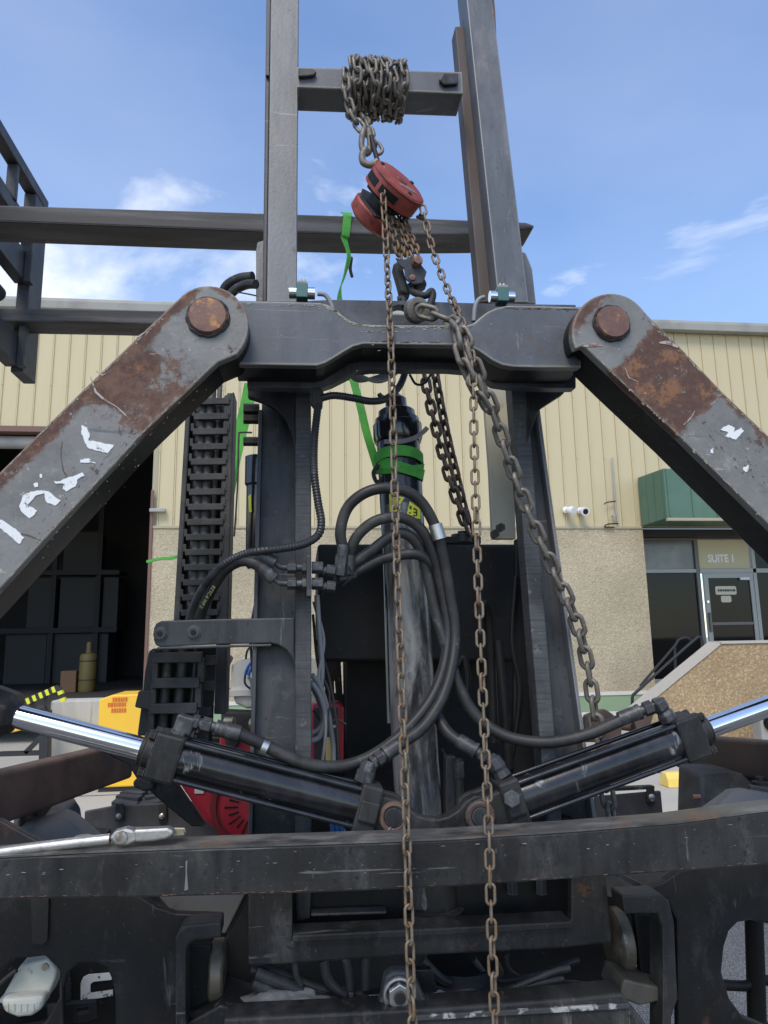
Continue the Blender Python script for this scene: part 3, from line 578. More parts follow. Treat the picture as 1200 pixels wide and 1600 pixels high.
# wheel stop
wa = gat(1042, 1222); wy = 7.4
A = at(1043, 1222, wy); zz = A.z
wl = at(1043, 1200, wy).x
pr = [(-.10, 0), (-.085, .09), (-.045, .145), (.045, .145), (.085, .09), (.10, 0)]
o = MB().prism([(wl, wy+.1+y, z) for y, z in pr], (1.8, 0, 0)).build('wheel_stop', KERBY, None, .012); tag(o, 'yellow painted concrete wheel stop on the pavement at right', 'wheel stop')
# electric meter at the far right
c = at(1194, 1135, 8.6)
mt_ = thing('meter_box', 'grey meter box standing in front of the brown wing wall at right edge', 'meter', (c.x, 8.6, 0))
MB().box((c.x-.07, 8.55, 0), (c.x+.35, 8.75, c.z+.22)).build('box', TRIM, mt_, .02)
MB().lathe((c.x+.06, 8.56, c.z+.05), (c.x+.06, 8.4, c.z+.05), [(0, .1), (.05, .1), (.09, .07)], 20).build('dial', GLASS, mt_)

# ================================================================== OTHER FORKLIFT (carriage and forks at left)
F1, F2 = 2.14, 2.80
fl = thing('fork_carriage', 'dark steel forklift carriage with long forks and a barred load backrest at upper left', 'forklift', (at(-40, 600, 2.4).x, 2.4, 0))
zf1 = at(200, 364, F1).z
# fork A: front side face top/bottom edges at x = 0 and its tapered end
def fork(Y, wdt, xl, tip):
    zt0 = at(0, 322, F1).z; zb0 = at(0, 357, F1).z
    P = [at(-330, 338, Y) for _ in range(1)]
    return P
pA = [at(-420, 306, F1), at(0, 320, F1), at(420, 333, F1), at(620, 339, F1), at(745, 344, F1), at(822, 347, F1), at(836, 352, F1), at(833, 356, F1), at(745, 366, F1), at(600, 367, F1), at(420, 362, F1), at(0, 346, F1), at(-420, 331, F1)]
zA_ = [p.z for p in pA]
MB().prism(pA, (0, .125, 0)).build('fork', FORK, fl, .006)
dzF = 0
# fork B further away: same outline moved back
sh = F2-F1
offx = 0
pB = [Vector((p.x, p.y+sh, p.z)) for p in pA]
dz_ = at(0, 479, F2).z - [p for p in pB][1].z
pB = [Vector((p.x, p.y, p.z+dz_)) for p in pB]
MB().prism(pB, (0, .125, 0)).build('fork', FORK, fl, .006)
# fork shanks, carriage plates and backrest (planes that face +x, at the left of the picture)
xs = at(66, 420, F2+.15).x
def yz(px_, py_, X):
    d = ray(px_, py_); s_ = (X-CAM.x)/d.x; return CAM + d*s_
XB = at(62, 520, F2+.12).x-.038
ybk0, ybk1 = 1.35, F2+.22
zc_top = yz(60, 318, XB).z
zmid = at(60, 420, ybk1).z; zlowc = at(40, 600, ybk1).z
def bar(name, y0, y1, z0, z1, x0=XB-.05, x1=XB, m=CARR): return MB().box((x0, y0, z0), (x1, y1, z1)).build(name, m, fl, .004)
ztop_b = at(66, 322, ybk1).z
bar('backrest_bar', ybk0, ybk1, ztop_b-.03, ztop_b+.02)
bar('backrest_bar', ybk0, ybk1, ztop_b-.20, ztop_b-.17, XB-.045, XB-.012)
zu = at(60, 385, ybk1).z
for i in range(7):
    yy = ybk1-.09-i*.23
    bar('backrest_upright', yy-.012, yy+.012, zu+.01, ztop_b-.031, XB-.045, XB-.004)
bar('end_post', ybk1-.14, ybk1, zlowc, ztop_b-.032, XB-.05, XB-.001)
zc0 = at(40, 452, ybk1).z; 
bar('carriage_plate', ybk0, ybk1-.141, at(50, 455, ybk1).z-.04, at(50, 420, ybk1).z-.02, XB-.06, XB-.01)
bar('backrest_bar', ybk0, ybk1-.141, zu-.05, zu, XB-.06, XB-.006)
bar('carriage_plate', ybk0, ybk1-.141, zlowc+.02, zlowc+.14, XB-.07, XB-.012)
bar('hook', ybk1-.19, ybk1-.15, zlowc+.01, zlowc+.19, XB-.011, XB+.02)
bar('hook', ybk1-.19, ybk1-.15, zc0-.06, zc0+.08, XB-.009, XB+.02)
MB().cyl((XB-.12, ybk0, zc0-.10), (XB-.12, ybk1-.15, zc0-.10), .035).build('shaft', CARR, fl)
for yy in (1.75, 2.55): bar('mast_upright', yy-.05, yy+.05, 0, 4.2, XB-.95, XB-.75)
bar('mast_tie', 1.75, 2.55, 1.2, 1.35, XB-.92, XB-.8)
bar('carriage_arm', 1.8, 1.9, zlowc+.05, zlowc+.12, XB-.75, XB-.07); bar('carriage_arm', 2.4, 2.5, zlowc+.05, zlowc+.12, XB-.75, XB-.07)

# ================================================================== THE LIFTING MACHINE
FK = thing('forklift', 'black truck-mounted forklift with a weathered mast, rusty arms and hydraulic cylinders', 'forklift', at(640, 1300, 1.5) * Vector((1, 1, 0)) if False else Vector((at(640, 1300, 1.5).x, 1.5, 0)))
T = .114
# ---- upper mast rails
mr = MB().ppx([(424, -60), (467, -60), (463, 472), (417, 472)], 1.47, .10, T).build('mast_rail', MASTG, FK, .0025)
MB().ppx([(417, -60), (424, -60), (417, 472), (410, 472)], 1.50, .07, T).build('flange', RAIL, mr, .003)
MB().ppx([(416, 6), (423, 6), (421, 118), (415, 117)], 1.49, .05, T).build('wear_block', RAIL, mr, .002)
MB().ppx([(400, 390), (402, 378), (416, 374), (416, 472), (400, 472)], 1.53, .04, T).build('stop_plate', MASTG, mr, .003)
mr = MB().ppx([(723, -60), (762, -60), (826, 472), (779, 472)], 1.47, .09, T).build('mast_rail', MASTG, FK, .0025)
MB().ppx([(711, 41), (738, 41), (776, 472), (750, 472)], 1.53, .05, T).build('flange', mat('brown_web', (.075, .055, .046), .55, spec=.3, layers=[dict(c=(.105, .10, .10), s=7, lo=.46, hi=.68, st=(1, 1, .2)), dict(c=(.22, .10, .035), s=10, lo=.60, hi=.68, st=(1, 1, .4), a=.9)], bump=(90, .1)), mr, .003)
MB().ppx([(762, -60), (766, -60), (774, 15), (776, 60), (777, 105), (772, 60)], 1.50, .05, T).build('wear_block', RUSTB, mr, .002)
MB().ppx([(813, 392), (822, 395), (832, 420), (838, 474), (818, 474)], 1.52, .06, T).build('stop_plate', MASTG, mr, .003)
# ---- upper cross bar
YC = 1.60
cbp = [(464, 104), (722, 112), (724, 146), (464, 136)]
A0, A1, A2, A3 = [at(x, y, YC) for x, y in cbp]
xb = MB(); xb.prism([A0, A1, A2, A3], (0, .085, 0)); xbar = xb.build('cross_bar', GREY, FK, .003)
MB().ppx([(466, 106), (490, 107), (495, 112), (490, 117), (468, 119), (466, 119)], YC-.012, .011).build('weld_tab', RAIL, xbar, .003)
MB().ppx([(716, 114), (692, 114), (686, 124), (694, 132), (716, 130)], YC-.012, .011).build('weld_tab', RAIL, xbar, .003)
# ---- crosshead
CHY = 1.335
out = [(366, 470), (440, 471), (500, 473), (513, 476), (525, 484), (536, 493), (548, 501), (560, 505), (580, 507), (650, 508), (728, 508), (740, 505), (750, 496), (762, 487), (775, 481), (795, 477), (850, 478), (908, 480),
       (908, 574), (850, 574), (803, 573), (785, 570), (770, 563), (757, 554), (745, 546), (730, 541), (710, 539), (640, 538), (568, 537), (552, 541), (538, 549), (522, 559), (508, 567), (495, 571), (430, 570), (366, 569)]
ch = MB().ppx(out, CHY, .020).build('crosshead', GREY, FK, .002)
MB().ppx(out, CHY+.0204, .095).build('crosshead_box', DEEPW, ch)
rear_top = [(386, 473), (520, 468), (640, 470), (760, 474), (900, 476)]
bot = [(900, 606), (850, 606), (800, 604), (772, 600), (756, 590), (735, 580), (700, 577), (580, 577), (556, 580), (540, 590), (520, 600), (500, 607), (386, 604)]
hole = [(625+17*math.cos(R(a)), 490+14*math.sin(R(a))) for a in range(0, 360, 24)]
MB().ppx(rear_top+bot, 1.452, .03, 0, [hole]).build('rear_plate', GREYD, ch, .003)
# ---- arms
def arm(front, Y, dep, m, head, ax_u, side):
    hd = at(*head, Y); far = at(*ax_u, Y); du = (far-hd).normalized(); dv = Vector((0, 1, 0)).cross(du)
    if dv.z < 0: dv = -dv
    uvf = lambda c: ((c-hd).dot(du), (c-hd).dot(dv))
    a_ = MB().ppx(front, Y, .022).build('arm', m, FK, .003, uvf=uvf)
    cen = Vector((0, 0, 0)); ins = []
    n_ = len(front)
    MB().ppx(front, Y+.0225, dep-.0225).build('arm_box', DEEPW, a_, .004)
    return a_, hd, du, dv
def arc(cx_, cy_, r, a0, a1, n=14): return [(cx_+r*math.cos(R(a0+(a1-a0)*i/n)), cy_-r*math.sin(R(a0+(a1-a0)*i/n))) for i in range(n+1)]
AY = 1.262
la = [(-300, 1040), (0, 737), (122, 616), (210, 531)] + arc(325, 509, 63, 140, -45, 18) + [(340, 566), (224, 677), (70, 843), (0, 920), (-300, 1245)]
mL = arm_mat('left_arm_paint', [(.09, .255, -.01, .12, .44, .045, .05), (-.2, .75, .052, .12, .36, .05, .014), (-.12, -.055, -.1, .1, .28, .015, .05), (.05, .27, -.1, .12, .27, .05, .05)])
armL, hdL, duL, dvL = arm(la, AY, .135, mL, (325, 509), (100, 740), -1)
ra = [(1500, 985), (1198, 678), (1128, 611), (1062, 541), (1012, 492)] + arc(955, 519, 61, 40, 205, 18) + [(912, 540), (969, 595), (1065, 685), (1198, 816), (1500, 1115)]
mR = arm_mat('right_arm_paint', [(.055, .25, -.12, .12, .40, .02, .02), (-.12, -.035, -.12, .12, .36, .02, .05), (.2, .6, .05, .12, .31, .05, .014)])
armR, hdR, duR, dvR = arm(ra, AY, .135, mR, (955, 510), (1150, 700), 1)
for armo, P in ((armL, [(384, 520), (380, 533), (372, 545), (362, 556), (352, 565)]), (armR, [(893, 520), (897, 532), (905, 543), (912, 552)])):
    q = []
    for p in spline(px(P, CHY-.002), 5): q.append(p+Vector((random.uniform(-.003, .003), random.uniform(-.003, .001), random.uniform(-.003, .003))))
    MB().tube(q, .0065, 7, 2).build('weld_bead', DEEPW, armo)
# lips along the lower edge of the arm's box
for armo, ctr, r in ((armL, (325, 496), 31), (armR, (955, 506), 30)):
    c = at(*ctr, AY)
    rr = r*mpp(AY)*1.0
    pin = MB().lathe(c+Vector((0, .02, 0)), c+Vector((0, -.1, 0)), [(0, rr), (.028, rr), (.033, rr*.94), (.034, rr*.5)], 30).build('pin', RUSTP, armo)
    weld = []
    for i in range(40):
        a = 2*math.pi*i/40; q = rr*1.03+random.uniform(-.001, .0015); weld.append(c+Vector((math.cos(a)*q, -.002+random.uniform(-.002, .001), math.sin(a)*q)))
    MB().tube(weld+[weld[0]], .0036, 7, 2).build('weld_bead', BLACK, pin)
def flake(armo, polys, Y=AY):
    for P in polys:
        jp = []
        for i in range(len(P)):
            a, b_ = P[i], P[(i+1) % len(P)]
            for k in range(4):
                f = k/4; jp.append((a[0]+(b_[0]-a[0])*f+(random.uniform(-.9, .9) if k else 0), a[1]+(b_[1]-a[1])*f+(random.uniform(-.9, .9) if k else 0)))
        MB().ppx(jp, Y-.0012, .001).build('paint_flake', WHITE, armo)
flake(armL, [[(128, 664), (136, 668), (140, 678), (138, 688), (150, 690), (178, 696), (168, 708), (150, 704), (138, 700), (132, 690), (127, 678)],
             [(126, 718), (138, 716), (150, 724), (138, 723), (126, 723)],
             [(84, 752), (94, 752), (106, 746), (120, 742), (128, 738), (132, 744), (122, 748), (118, 760), (104, 768), (98, 764), (100, 756), (88, 756)],
             [(30, 790), (36, 774), (48, 768), (66, 766), (68, 771), (54, 776), (44, 788), (58, 798), (54, 804), (46, 810), (34, 800)],
             [(68, 766), (76, 768), (95, 782), (86, 790), (74, 786), (70, 778)], [(52, 756), (58, 754), (60, 760), (54, 761)],
             [(0, 812), (6, 814), (14, 820), (24, 826), (38, 840), (30, 850), (16, 838), (4, 828), (-6, 822)], [(62, 740), (66, 742), (66, 747), (62, 746)]])
flake(armR, [[(1126, 671), (1138, 663), (1148, 668), (1146, 676), (1158, 668), (1162, 674), (1150, 687), (1142, 684), (1134, 682), (1138, 676)],
             [(1110, 702), (1115, 700), (1114, 709), (1110, 707)], [(1161, 732), (1169, 726), (1170, 736), (1166, 738)]])
# creases and gouges in the paint
GOUGE = mat('gouge', (.30, .24, .18), .6)
def scrape(armo, P, wd, m):
    up_, dn = [], []
    for i, (a, b_) in enumerate(P):
        n0 = P[max(i-1, 0)]; n1_ = P[min(i+1, len(P)-1)]; dx, dy = n1_[0]-n0[0], n1_[1]-n0[1]; l_ = math.hypot(dx, dy); h_ = wd*random.uniform(.25, 1)*(.3 if i in (0, len(P)-1) else 1)
        up_.append((a-dy/l_*h_, b_+dx/l_*h_)); dn.append((a+dy/l_*h_*.5, b_-dx/l_*h_*.5))
    MB().ppx(up_+dn[::-1], AY-.0011, .0009).build('scrape', m, armo)
PALE = mat('bare_pale_scrape', (.42, .35, .29), .6, layers=[dict(c=(.16, .09, .07), s=60, lo=.48, hi=.6)])
scrape(armL, [(141, 588), (146, 601), (150, 612), (160, 621), (170, 628), (182, 635), (192, 644), (203, 656)], 2.6, PALE)
scrape(armL, [(150, 580), (160, 586), (166, 583)], 3, PALE); scrape(armL, [(213, 528), (224, 520), (230, 518)], 5, PALE)
scrape(armR, [(1068, 664), (1080, 652), (1086, 641)], 2.2, PALE); scrape(armR, [(1106, 636), (1118, 627), (1127, 616)], 2.4, PALE)
scrape(armR, [(911, 541), (925, 538), (941, 539)], 5, PALE); scrape(armR, [(1030, 535), (1042, 534), (1060, 541)], 9, PALE); scrape(armR, [(977, 575), (983, 590), (996, 596)], 2.2, PALE)
for P in ([(97, 690), (95, 702), (95, 715), (99, 735), (105, 746)], [(186, 666), (187, 676), (190, 680)], [(155, 664), (157, 670)], [(25, 832), (45, 836), (66, 845)]): scrape(armL, P, 1.5, RUSTB)
# chipped paint: small ragged chips along edges, joined per part
def chips(parent, P, Y, n, m, w0=1.0, w1=3.2, l0=3, l1=13, seed=1, spread=2.0, t=0.0):
    rng = random.Random(seed); mb = MB(); L_ = [math.hypot(b_[0]-a[0], b_[1]-a[1]) for a, b_ in zip(P, P[1:])]; tot = sum(L_)
    for _ in range(n):
        u = rng.random()*tot; k_ = 0
        while u > L_[k_] and k_ < len(L_)-1: u -= L_[k_]; k_ += 1
        a, b_ = P[k_], P[k_+1]; dx, dy = (b_[0]-a[0])/L_[k_], (b_[1]-a[1])/L_[k_]; off = abs(rng.gauss(0, spread))
        cx_, cy_ = a[0]+dx*u-dy*off, a[1]+dy*u+dx*off; ln = rng.uniform(l0, l1)*(1 if off < spread else .4); wd = rng.uniform(w0, w1)*.5; q = []
        for i in range(9):
            g_ = 2*math.pi*i/9; r_ = rng.uniform(.6, 1.15); q.append((cx_+dx*math.cos(g_)*ln*.5*r_-dy*math.sin(g_)*wd*r_, cy_+dy*math.cos(g_)*ln*.5*r_+dx*math.sin(g_)*wd*r_))
        mb.ppx(q, Y-.0007, .0006, t)
    o = mb.build('paint_chips', m, parent); o['kind'] = 'stuff'
CHIP = mat('primer_chip', (.34, .31, .24), .7, layers=[dict(c=(.16, .14, .11), s=60, lo=.48, hi=.62)])
CHIPR = mat('rust_chip', (.13, .07, .045), .8); CHIPG = mat('bare_steel_chip', (.26, .26, .255), .5)
chips(ch, [(505, 475), (525, 486), (548, 503), (575, 509), (650, 510), (735, 510)], CHY, 70, CHIP, 1.2, 3.6, 5, 22, 3, 1.6)
chips(ch, [(560, 517), (640, 518)], CHY, 14, CHIP, .8, 1.8, 4, 14, 4, 1.5)
chips(ch, [(735, 536), (650, 535), (570, 534)], CHY, 22, CHIPR, .8, 2.0, 4, 14, 5, 1.0)
chips(ch, [(375, 474), (500, 476)], CHY, 16, CHIP, .8, 1.8, 3, 9, 6, 2.5); chips(ch, [(790, 480), (905, 483)], CHY, 26, CHIPR, 1, 2.4, 4, 14, 7, 1.5)
chips(ch, [(400, 500), (480, 540), (820, 500), (880, 545)], CHY, 26, CHIPG, .6, 1.8, 1.5, 6, 8, 22)
for armo, P, sd_ in ((armL, [(20, 897), (70, 841), (224, 675), (338, 565)], 11), (armR, [(1196, 812), (1065, 683), (969, 593), (914, 540)], 12)):
    Q = P if armo is armL else P
    chips(armo, Q[::-1] if armo is armL else Q[::-1], AY, 46, CHIP, .8, 2.2, 4, 16, sd_, 1.2)
chips(armL, [(4, 736), (122, 619), (212, 534), (270, 480)], AY, 40, CHIP, .8, 2.4, 4, 14, 13, 2.0); chips(armR, [(1005, 490), (1062, 544), (1128, 614), (1196, 680)], AY, 40, CHIP, .8, 2.4, 4, 14, 14, 2.0)
chips(armL, [(40, 860), (120, 750), (190, 690), (300, 570)], AY, 60, CHIPR, .6, 2.2, 1.5, 7, 15, 26); chips(armR, [(1180, 770), (1120, 700), (1090, 660)], AY, 26, CHIPR, .8, 3.0, 1.5, 7, 16, 26)
chips(armL, [(30, 850), (110, 760), (200, 660)], AY, 30, CHIPG, .5, 1.3, 2, 12, 17, 24); chips(armR, [(1190, 760), (1100, 680)], AY, 30, CHIPG, .5, 1.3, 2, 12, 18, 24)
# ---- lower mast rails
YL = 1.46
r1 = MB().ppx([(461, 588), (486, 588), (487, 1318), (461, 1318)], YL, .05, T).build('mast_rail', SAWN, FK, .003)
MB().ppx([(410, 588), (468, 588), (468, 1318), (394, 1318)], YL+.051, .09, T).build('web', RAIL, r1, .003)
MB().ppx([(404, 640), (410, 640), (394, 1318), (387, 1318)], YL+.015, .05, T).build('edge_flange', RAIL, r1, .002)
MB().ppx([(387, 596), (461, 600), (461, 700), (456, 680), (446, 655), (430, 638), (412, 628), (395, 622), (387, 620)], YL-.002, .022, T).build('gusset', BLACK, r1, .003)
r2 = MB().ppx([(798, 592), (822, 592), (881, 1318), (857, 1318)], YL, .05, T).build('mast_rail', SAWN, FK, .003)
MB().ppx([(814, 592), (838, 592), (932, 1318), (874, 1318)], YL+.051, .09, T).build('web', RAIL, r2, .003)
MB().ppx([(838, 640), (843, 640), (938, 1318), (932, 1318)], YL+.02, .05, T).build('edge_flange', MASTG, r2, .002)
MB().ppx([(822, 592), (886, 592), (882, 614), (848, 636), (840, 644), (828, 680), (822, 700)], YL-.002, .022, T).build('gusset', BLACK, r2, .003)
MB().ppx([(764, 596), (800, 596), (806, 842), (790, 842), (770, 842), (765, 735), (758, 640)], YL+.16, .02, T).build('inner_plate', OLIVE, FK, .002)
for c in ((772, 835), (781, 825)):
    p = at(*c, YL+.15); MB().hexa(p, p+Vector((0, -.012, 0)), .011).build('bolt', BLACK, FK)
# ---- dark tank and panels behind the cylinder
tk = MB().rect(496, 850, 862, 1034, 1.78, .30).build('tank', DEEP, FK, .008)
MB().ppx([(690, 838), (752, 838), (752, 850), (690, 850)], 1.80, .1).build('anchor_plate', DEEP, tk, .003)
c = at(722, 830, 1.82); MB().lathe(c, c+Vector((0, 0, -.1)), [(0, .012), (.008, .012), (.009, .03), (.03, .03)], 12).build('bolt', BLACK, tk)
MB().rect(540, 1015, 880, 1330, 2.085, .06).build('rear_panel', DEEP, FK, .006)
MB().ppx([(498, 1012), (542, 1012), (542, 1330), (498, 1330)], 2.24, .03, 0, [[(532.5, 1035), (536.5, 1034), (537, 1085), (535.5, 1086)], [(522, 1064), (523.5, 1064), (525, 1084), (522.5, 1083)]]).build('rear_panel', DEEP, FK, .004)
MB().ppx([(700, 838), (866, 842), (880, 1330), (836, 1330)], 1.66, .02, .05).build('side_panel', DEEP, FK, .003) if False else None
MB().ppx([(806, 842), (858, 842), (868, 1330), (800, 1330)], 1.62, .02, .06).build('side_panel', DEEP, FK, .003)
# ---- bracket plate and cable carriers
bp = MB().ppx([(240, 982), (244, 974), (252, 970), (340, 967), (460, 965), (461, 1040), (456, 1028), (448, 1016), (436, 1008), (424, 1005), (340, 1007), (250, 1011), (243, 1008), (240, 1000)], 1.47, .012).build('carrier_bracket', RAIL, FK, .003)
MB().ppx([(245, 1011), (424, 1006), (424, 1010), (245, 1015)], 1.468, .05).build('lower_flange', RAIL, bp, .002)
for c in ((251, 990), (303, 988)):
    p = at(*c, 1.47); b_ = MB().lathe(p, p+Vector((0, -1, 0)), [(0, .014), (.003, .014), (.004, .010), (.009, .010)], 14).build('bolt', RAIL, bp)
    MB().hexa(p+Vector((0, -.0091, 0)), p+Vector((0, -.0125, 0)), .005).build('bolt_socket', DEEP, b_)
CY1 = 1.72
cc = MB().ppx([(350, 618), (366, 612), (352, 1116), (334, 1116)], CY1-.01, .08, T).build('cable_carrier', PLASTIC, FK, .003)
MB().ppx([(290, 640), (298, 636), (280, 985), (270, 985)], CY1+.015, .06, T).build('side_channel', PLASTIC, cc, .003)
for i in range(16):
    y = 622+i*23.6; f = (y-624)/(980-624)
    xl = 304-f*23; xr = 358-f*18
    MB().ppx([(xl, y), (xr, y-1), (xr, y+9), (xl, y+10)], CY1-.015, .010, T).build('crossbar', PLASTIC, cc, .0015)
    for xa_, xb_ in ((xl-3, xl+2), (xr-3, xr+3)):
        MB().ppx([(xa_, y-8), (xb_, y-8), (xb_, y+4), (xa_, y+4)], CY1-.012, .03, T).build('link_side', PLASTIC, cc, .001)
for k_, (dx, rr) in enumerate(((14, .013), (27, .0125), (40, .007))):
    MB().tube([at(304+dx-f*20, 600+f*400, CY1+.012, T) for f in (0, .33, .66, 1)], rr, 10, 4, corr=(.006 if k_ == 2 else 0)).build('carrier_hose', HOSEG, cc)
MB().ppx([(298, 640), (352, 630), (338, 985), (281, 985)], CY1+.06, .005, T).build('carrier_back', DEEP, cc)
# lower loop of the carrier
CY2 = 1.56
cl = MB().ppx([(214, 1150), (222, 1090), (226, 1050), (232, 1018), (240, 1012), (244, 1018), (236, 1150)], CY2+.02, .06).build('cable_carrier', PLASTIC, FK, .004)
MB().ppx([(210, 1105), (216, 1080), (240, 1078), (240, 1112)], CY2+.0, .06).build('side_cover', PLASTIC, cl, .003)
for i in range(4):
    y = 1020+i*40; x0_ = 243-i*3; x1_ = 316-i*4
    MB().ppx([(x0_-2, y), (x1_, y-2), (x1_-1, y+15), (x0_-3, y+16)], CY2-.01, .018).build('crossbar', PLASTIC, cl, .002)
    for xa_, xb_ in ((x0_-5, x0_+4), (x1_-7, x1_+3)):
        MB().ppx([(xa_, y+8), (xb_, y+8), (xb_-1, y+46), (xa_-1, y+46)], CY2-.004, .03).build('link_side', PLASTIC, cl, .0015)
    MB().ppx([(x1_+4, y+4), (x1_+22, y+4), (x1_+21, y+20), (x1_+3, y+20)], CY2+.05, .03).build('link_side', PLASTIC, cl, .002)
for dx, rr, cr in ((20, .012, 0), (44, .012, 0), (64, .006, .006)):
    MB().tube([at(243+dx-i*4, 1010+i*50, CY2+.03) for i in range(4)], rr, 10, 4, corr=cr).build('carrier_hose', RUBBER, cl)
MB().ppx([(238, 1015), (338, 1010), (330, 1190), (226, 1190)], CY2+.075, .005).build('carrier_back', DEEP, cl)
# ---- black oil filter / accumulator beside the rail
fb = at(395, 712, 1.66); 
ac = MB().lathe(at(402, 712, 1.66), at(402, 712, 1.66)+Vector((0, 0, -1)), [(0, .012), (.002, .024), (.004, .028), (.07, .028), (.075, .024), (.26, .023), (.27, .018)], 24).build('accumulator', GLOSS, FK)
MB().ppx([(388, 775), (392, 772), (393, 800), (389, 800)], 1.625, .004).build('label_plate', STICK, ac)
MB().ppx([(398, 918), (407, 915), (406, 968), (398, 968)], 1.60, .05).build('edge_strip', DEEP, FK)
for i in range(8):
    y_ = 920+i*6.0; MB().ppx([(400.2, y_), (403.6, y_+1.4), (403.6, y_+2.6), (400.2, y_+1.4)], 1.598, .001).build('print', INKW, FK); MB().ppx([(400.2, y_+2.8), (403.6, y_+4.0), (403.6, y_+4.6), (400.2, y_+3.6)], 1.598, .001).build('print', INKW, FK)
# wire rod and clamp by the strap
MB().tube(px([(394, 676), (376, 676), (373, 684), (371, 760), (366, 838)], 1.66), .0022, 6, 4).build('guide_rod', RAIL, FK)
for y, r_ in ((690, .011), (640, .014), (655, .012)):
    p = at(405, y, 1.58); MB().hexa(p, p+Vector((-.035, 0, 0)), r_).build('bolt', BLACK, FK)
p = at(382, 691, 1.58); MB().cyl(p, p+Vector((.03, 0, 0)), .006).build('bolt', BLACK, FK)

# ---- sensors on the crosshead
for (cx_, cy_, cable) in ((472, 458, [(496, 459), (508, 461), (516, 472), (521, 486)]), (784, 464, [(757, 464), (748, 468), (742, 480), (740, 502)])):
    c = at(cx_, cy_, 1.40); se = MB().cyl(c+Vector((-.027, 0, 0)), c+Vector((.027, 0, 0)), .0125, 20).build('sensor', CHROME, FK)
    MB().box((c.x-.012, c.y-.015, c.z-.016), (c.x+.012, c.y+.015, c.z+.016)).build('clamp', TEAL, se, .002)
    MB().box((c.x-.011, c.y-.013, c.z+.0165), (c.x+.011, c.y+.013, c.z+.022)).build('clamp_cap', GREY, se, .001)
    for d_ in (-.004, .004): MB().cyl(c+Vector((d_, -.005, .0221)), c+Vector((d_, -.005, .028)), .003, 10).build('screw', STEEL, se)
    MB().tube(px(cable, 1.40), .0048, 10, 5).build('cable', WIRE, se)

# ---- front bar
BYF = 1.22
bar_f = [(-120, 1345), (0, 1341), (120, 1334), (300, 1327), (480, 1321), (700, 1313), (900, 1300), (1060, 1287), (1200, 1268), (1330, 1255), (1330, 1345), (1200, 1352), (1060, 1362), (900, 1373), (700, 1386), (480, 1396), (250, 1402), (0, 1406), (-120, 1408)]
fbar = MB().ppx(bar_f, BYF, .06).build('front_bar', BLACK, FK, .003)
chips(fbar, [(10, 1402), (250, 1399), (480, 1393), (700, 1383), (900, 1370), (1060, 1359), (1198, 1349)][::-1], BYF, 60, CHIPR, .8, 2.2, 4, 16, 21, 1.5)
chips(fbar, [(10, 1350), (480, 1330), (900, 1310), (1190, 1280)], BYF, 40, CHIPG, .5, 1.4, 2, 9, 22, 26)
TOPW = mat('worn_skylit_bar_top', (.085, .08, .073), .34, spec=.5, layers=[dict(c=(.20, .185, .165), s=14, d=12, ro=.75, lo=.48, hi=.62, a=.8, st=(.4, 1, 1), r=.5), dict(c=(.02, .02, .02), s=9, d=9, lo=.52, hi=.62, a=.85, st=(.5, 1, 1)), dict(c=(.16, .09, .05), s=7, d=9, lo=.58, hi=.66, a=.8)])  # wear, plus the sky's reflection painted in as a lighter tone
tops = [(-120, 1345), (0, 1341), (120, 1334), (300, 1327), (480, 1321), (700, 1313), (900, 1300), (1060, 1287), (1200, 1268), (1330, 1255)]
tp_ = px(tops, BYF); MB().prism([p+Vector((0, -.001, .0005)) for p in tp_]+[p+Vector((0, -.001, .0035)) for p in tp_[::-1]], (0, .064, 0)).build('bar_top', TOPW, fbar)  # thin sheet added to carry the lighter top face
SMEAR = mat('weld_smear', (.16, .155, .145), .6)
MB().ppx([(290, 1346), (293, 1344), (292, 1362), (294, 1390), (288, 1392), (290, 1368)], BYF-.001, .0009).build('weld_smear', SMEAR, fbar)
# ---- lug plate between the cylinder pins
lug = [(560, 1320), (588, 1296), (600, 1262), (622, 1250), (640, 1262), (652, 1274), (668, 1279), (684, 1280), (700, 1276), (716, 1266), (728, 1252), (742, 1243), (762, 1244), (774, 1262), (782, 1290), (812, 1320)]
MB().ppx(lug, 1.365, .03).build('lug_plate', BLACK, FK, .004)
MB().ppx([(570, 1317), (590, 1300), (790, 1296), (806, 1312)], 1.352, .012).build('weld_plate', mat('heat_stained_steel', (.10, .075, .055), .5, layers=[dict(c=(.20, .11, .06), s=16, lo=.45, hi=.65), dict(c=(.05, .05, .052), s=20, lo=.52, hi=.66)]), FK, .003)
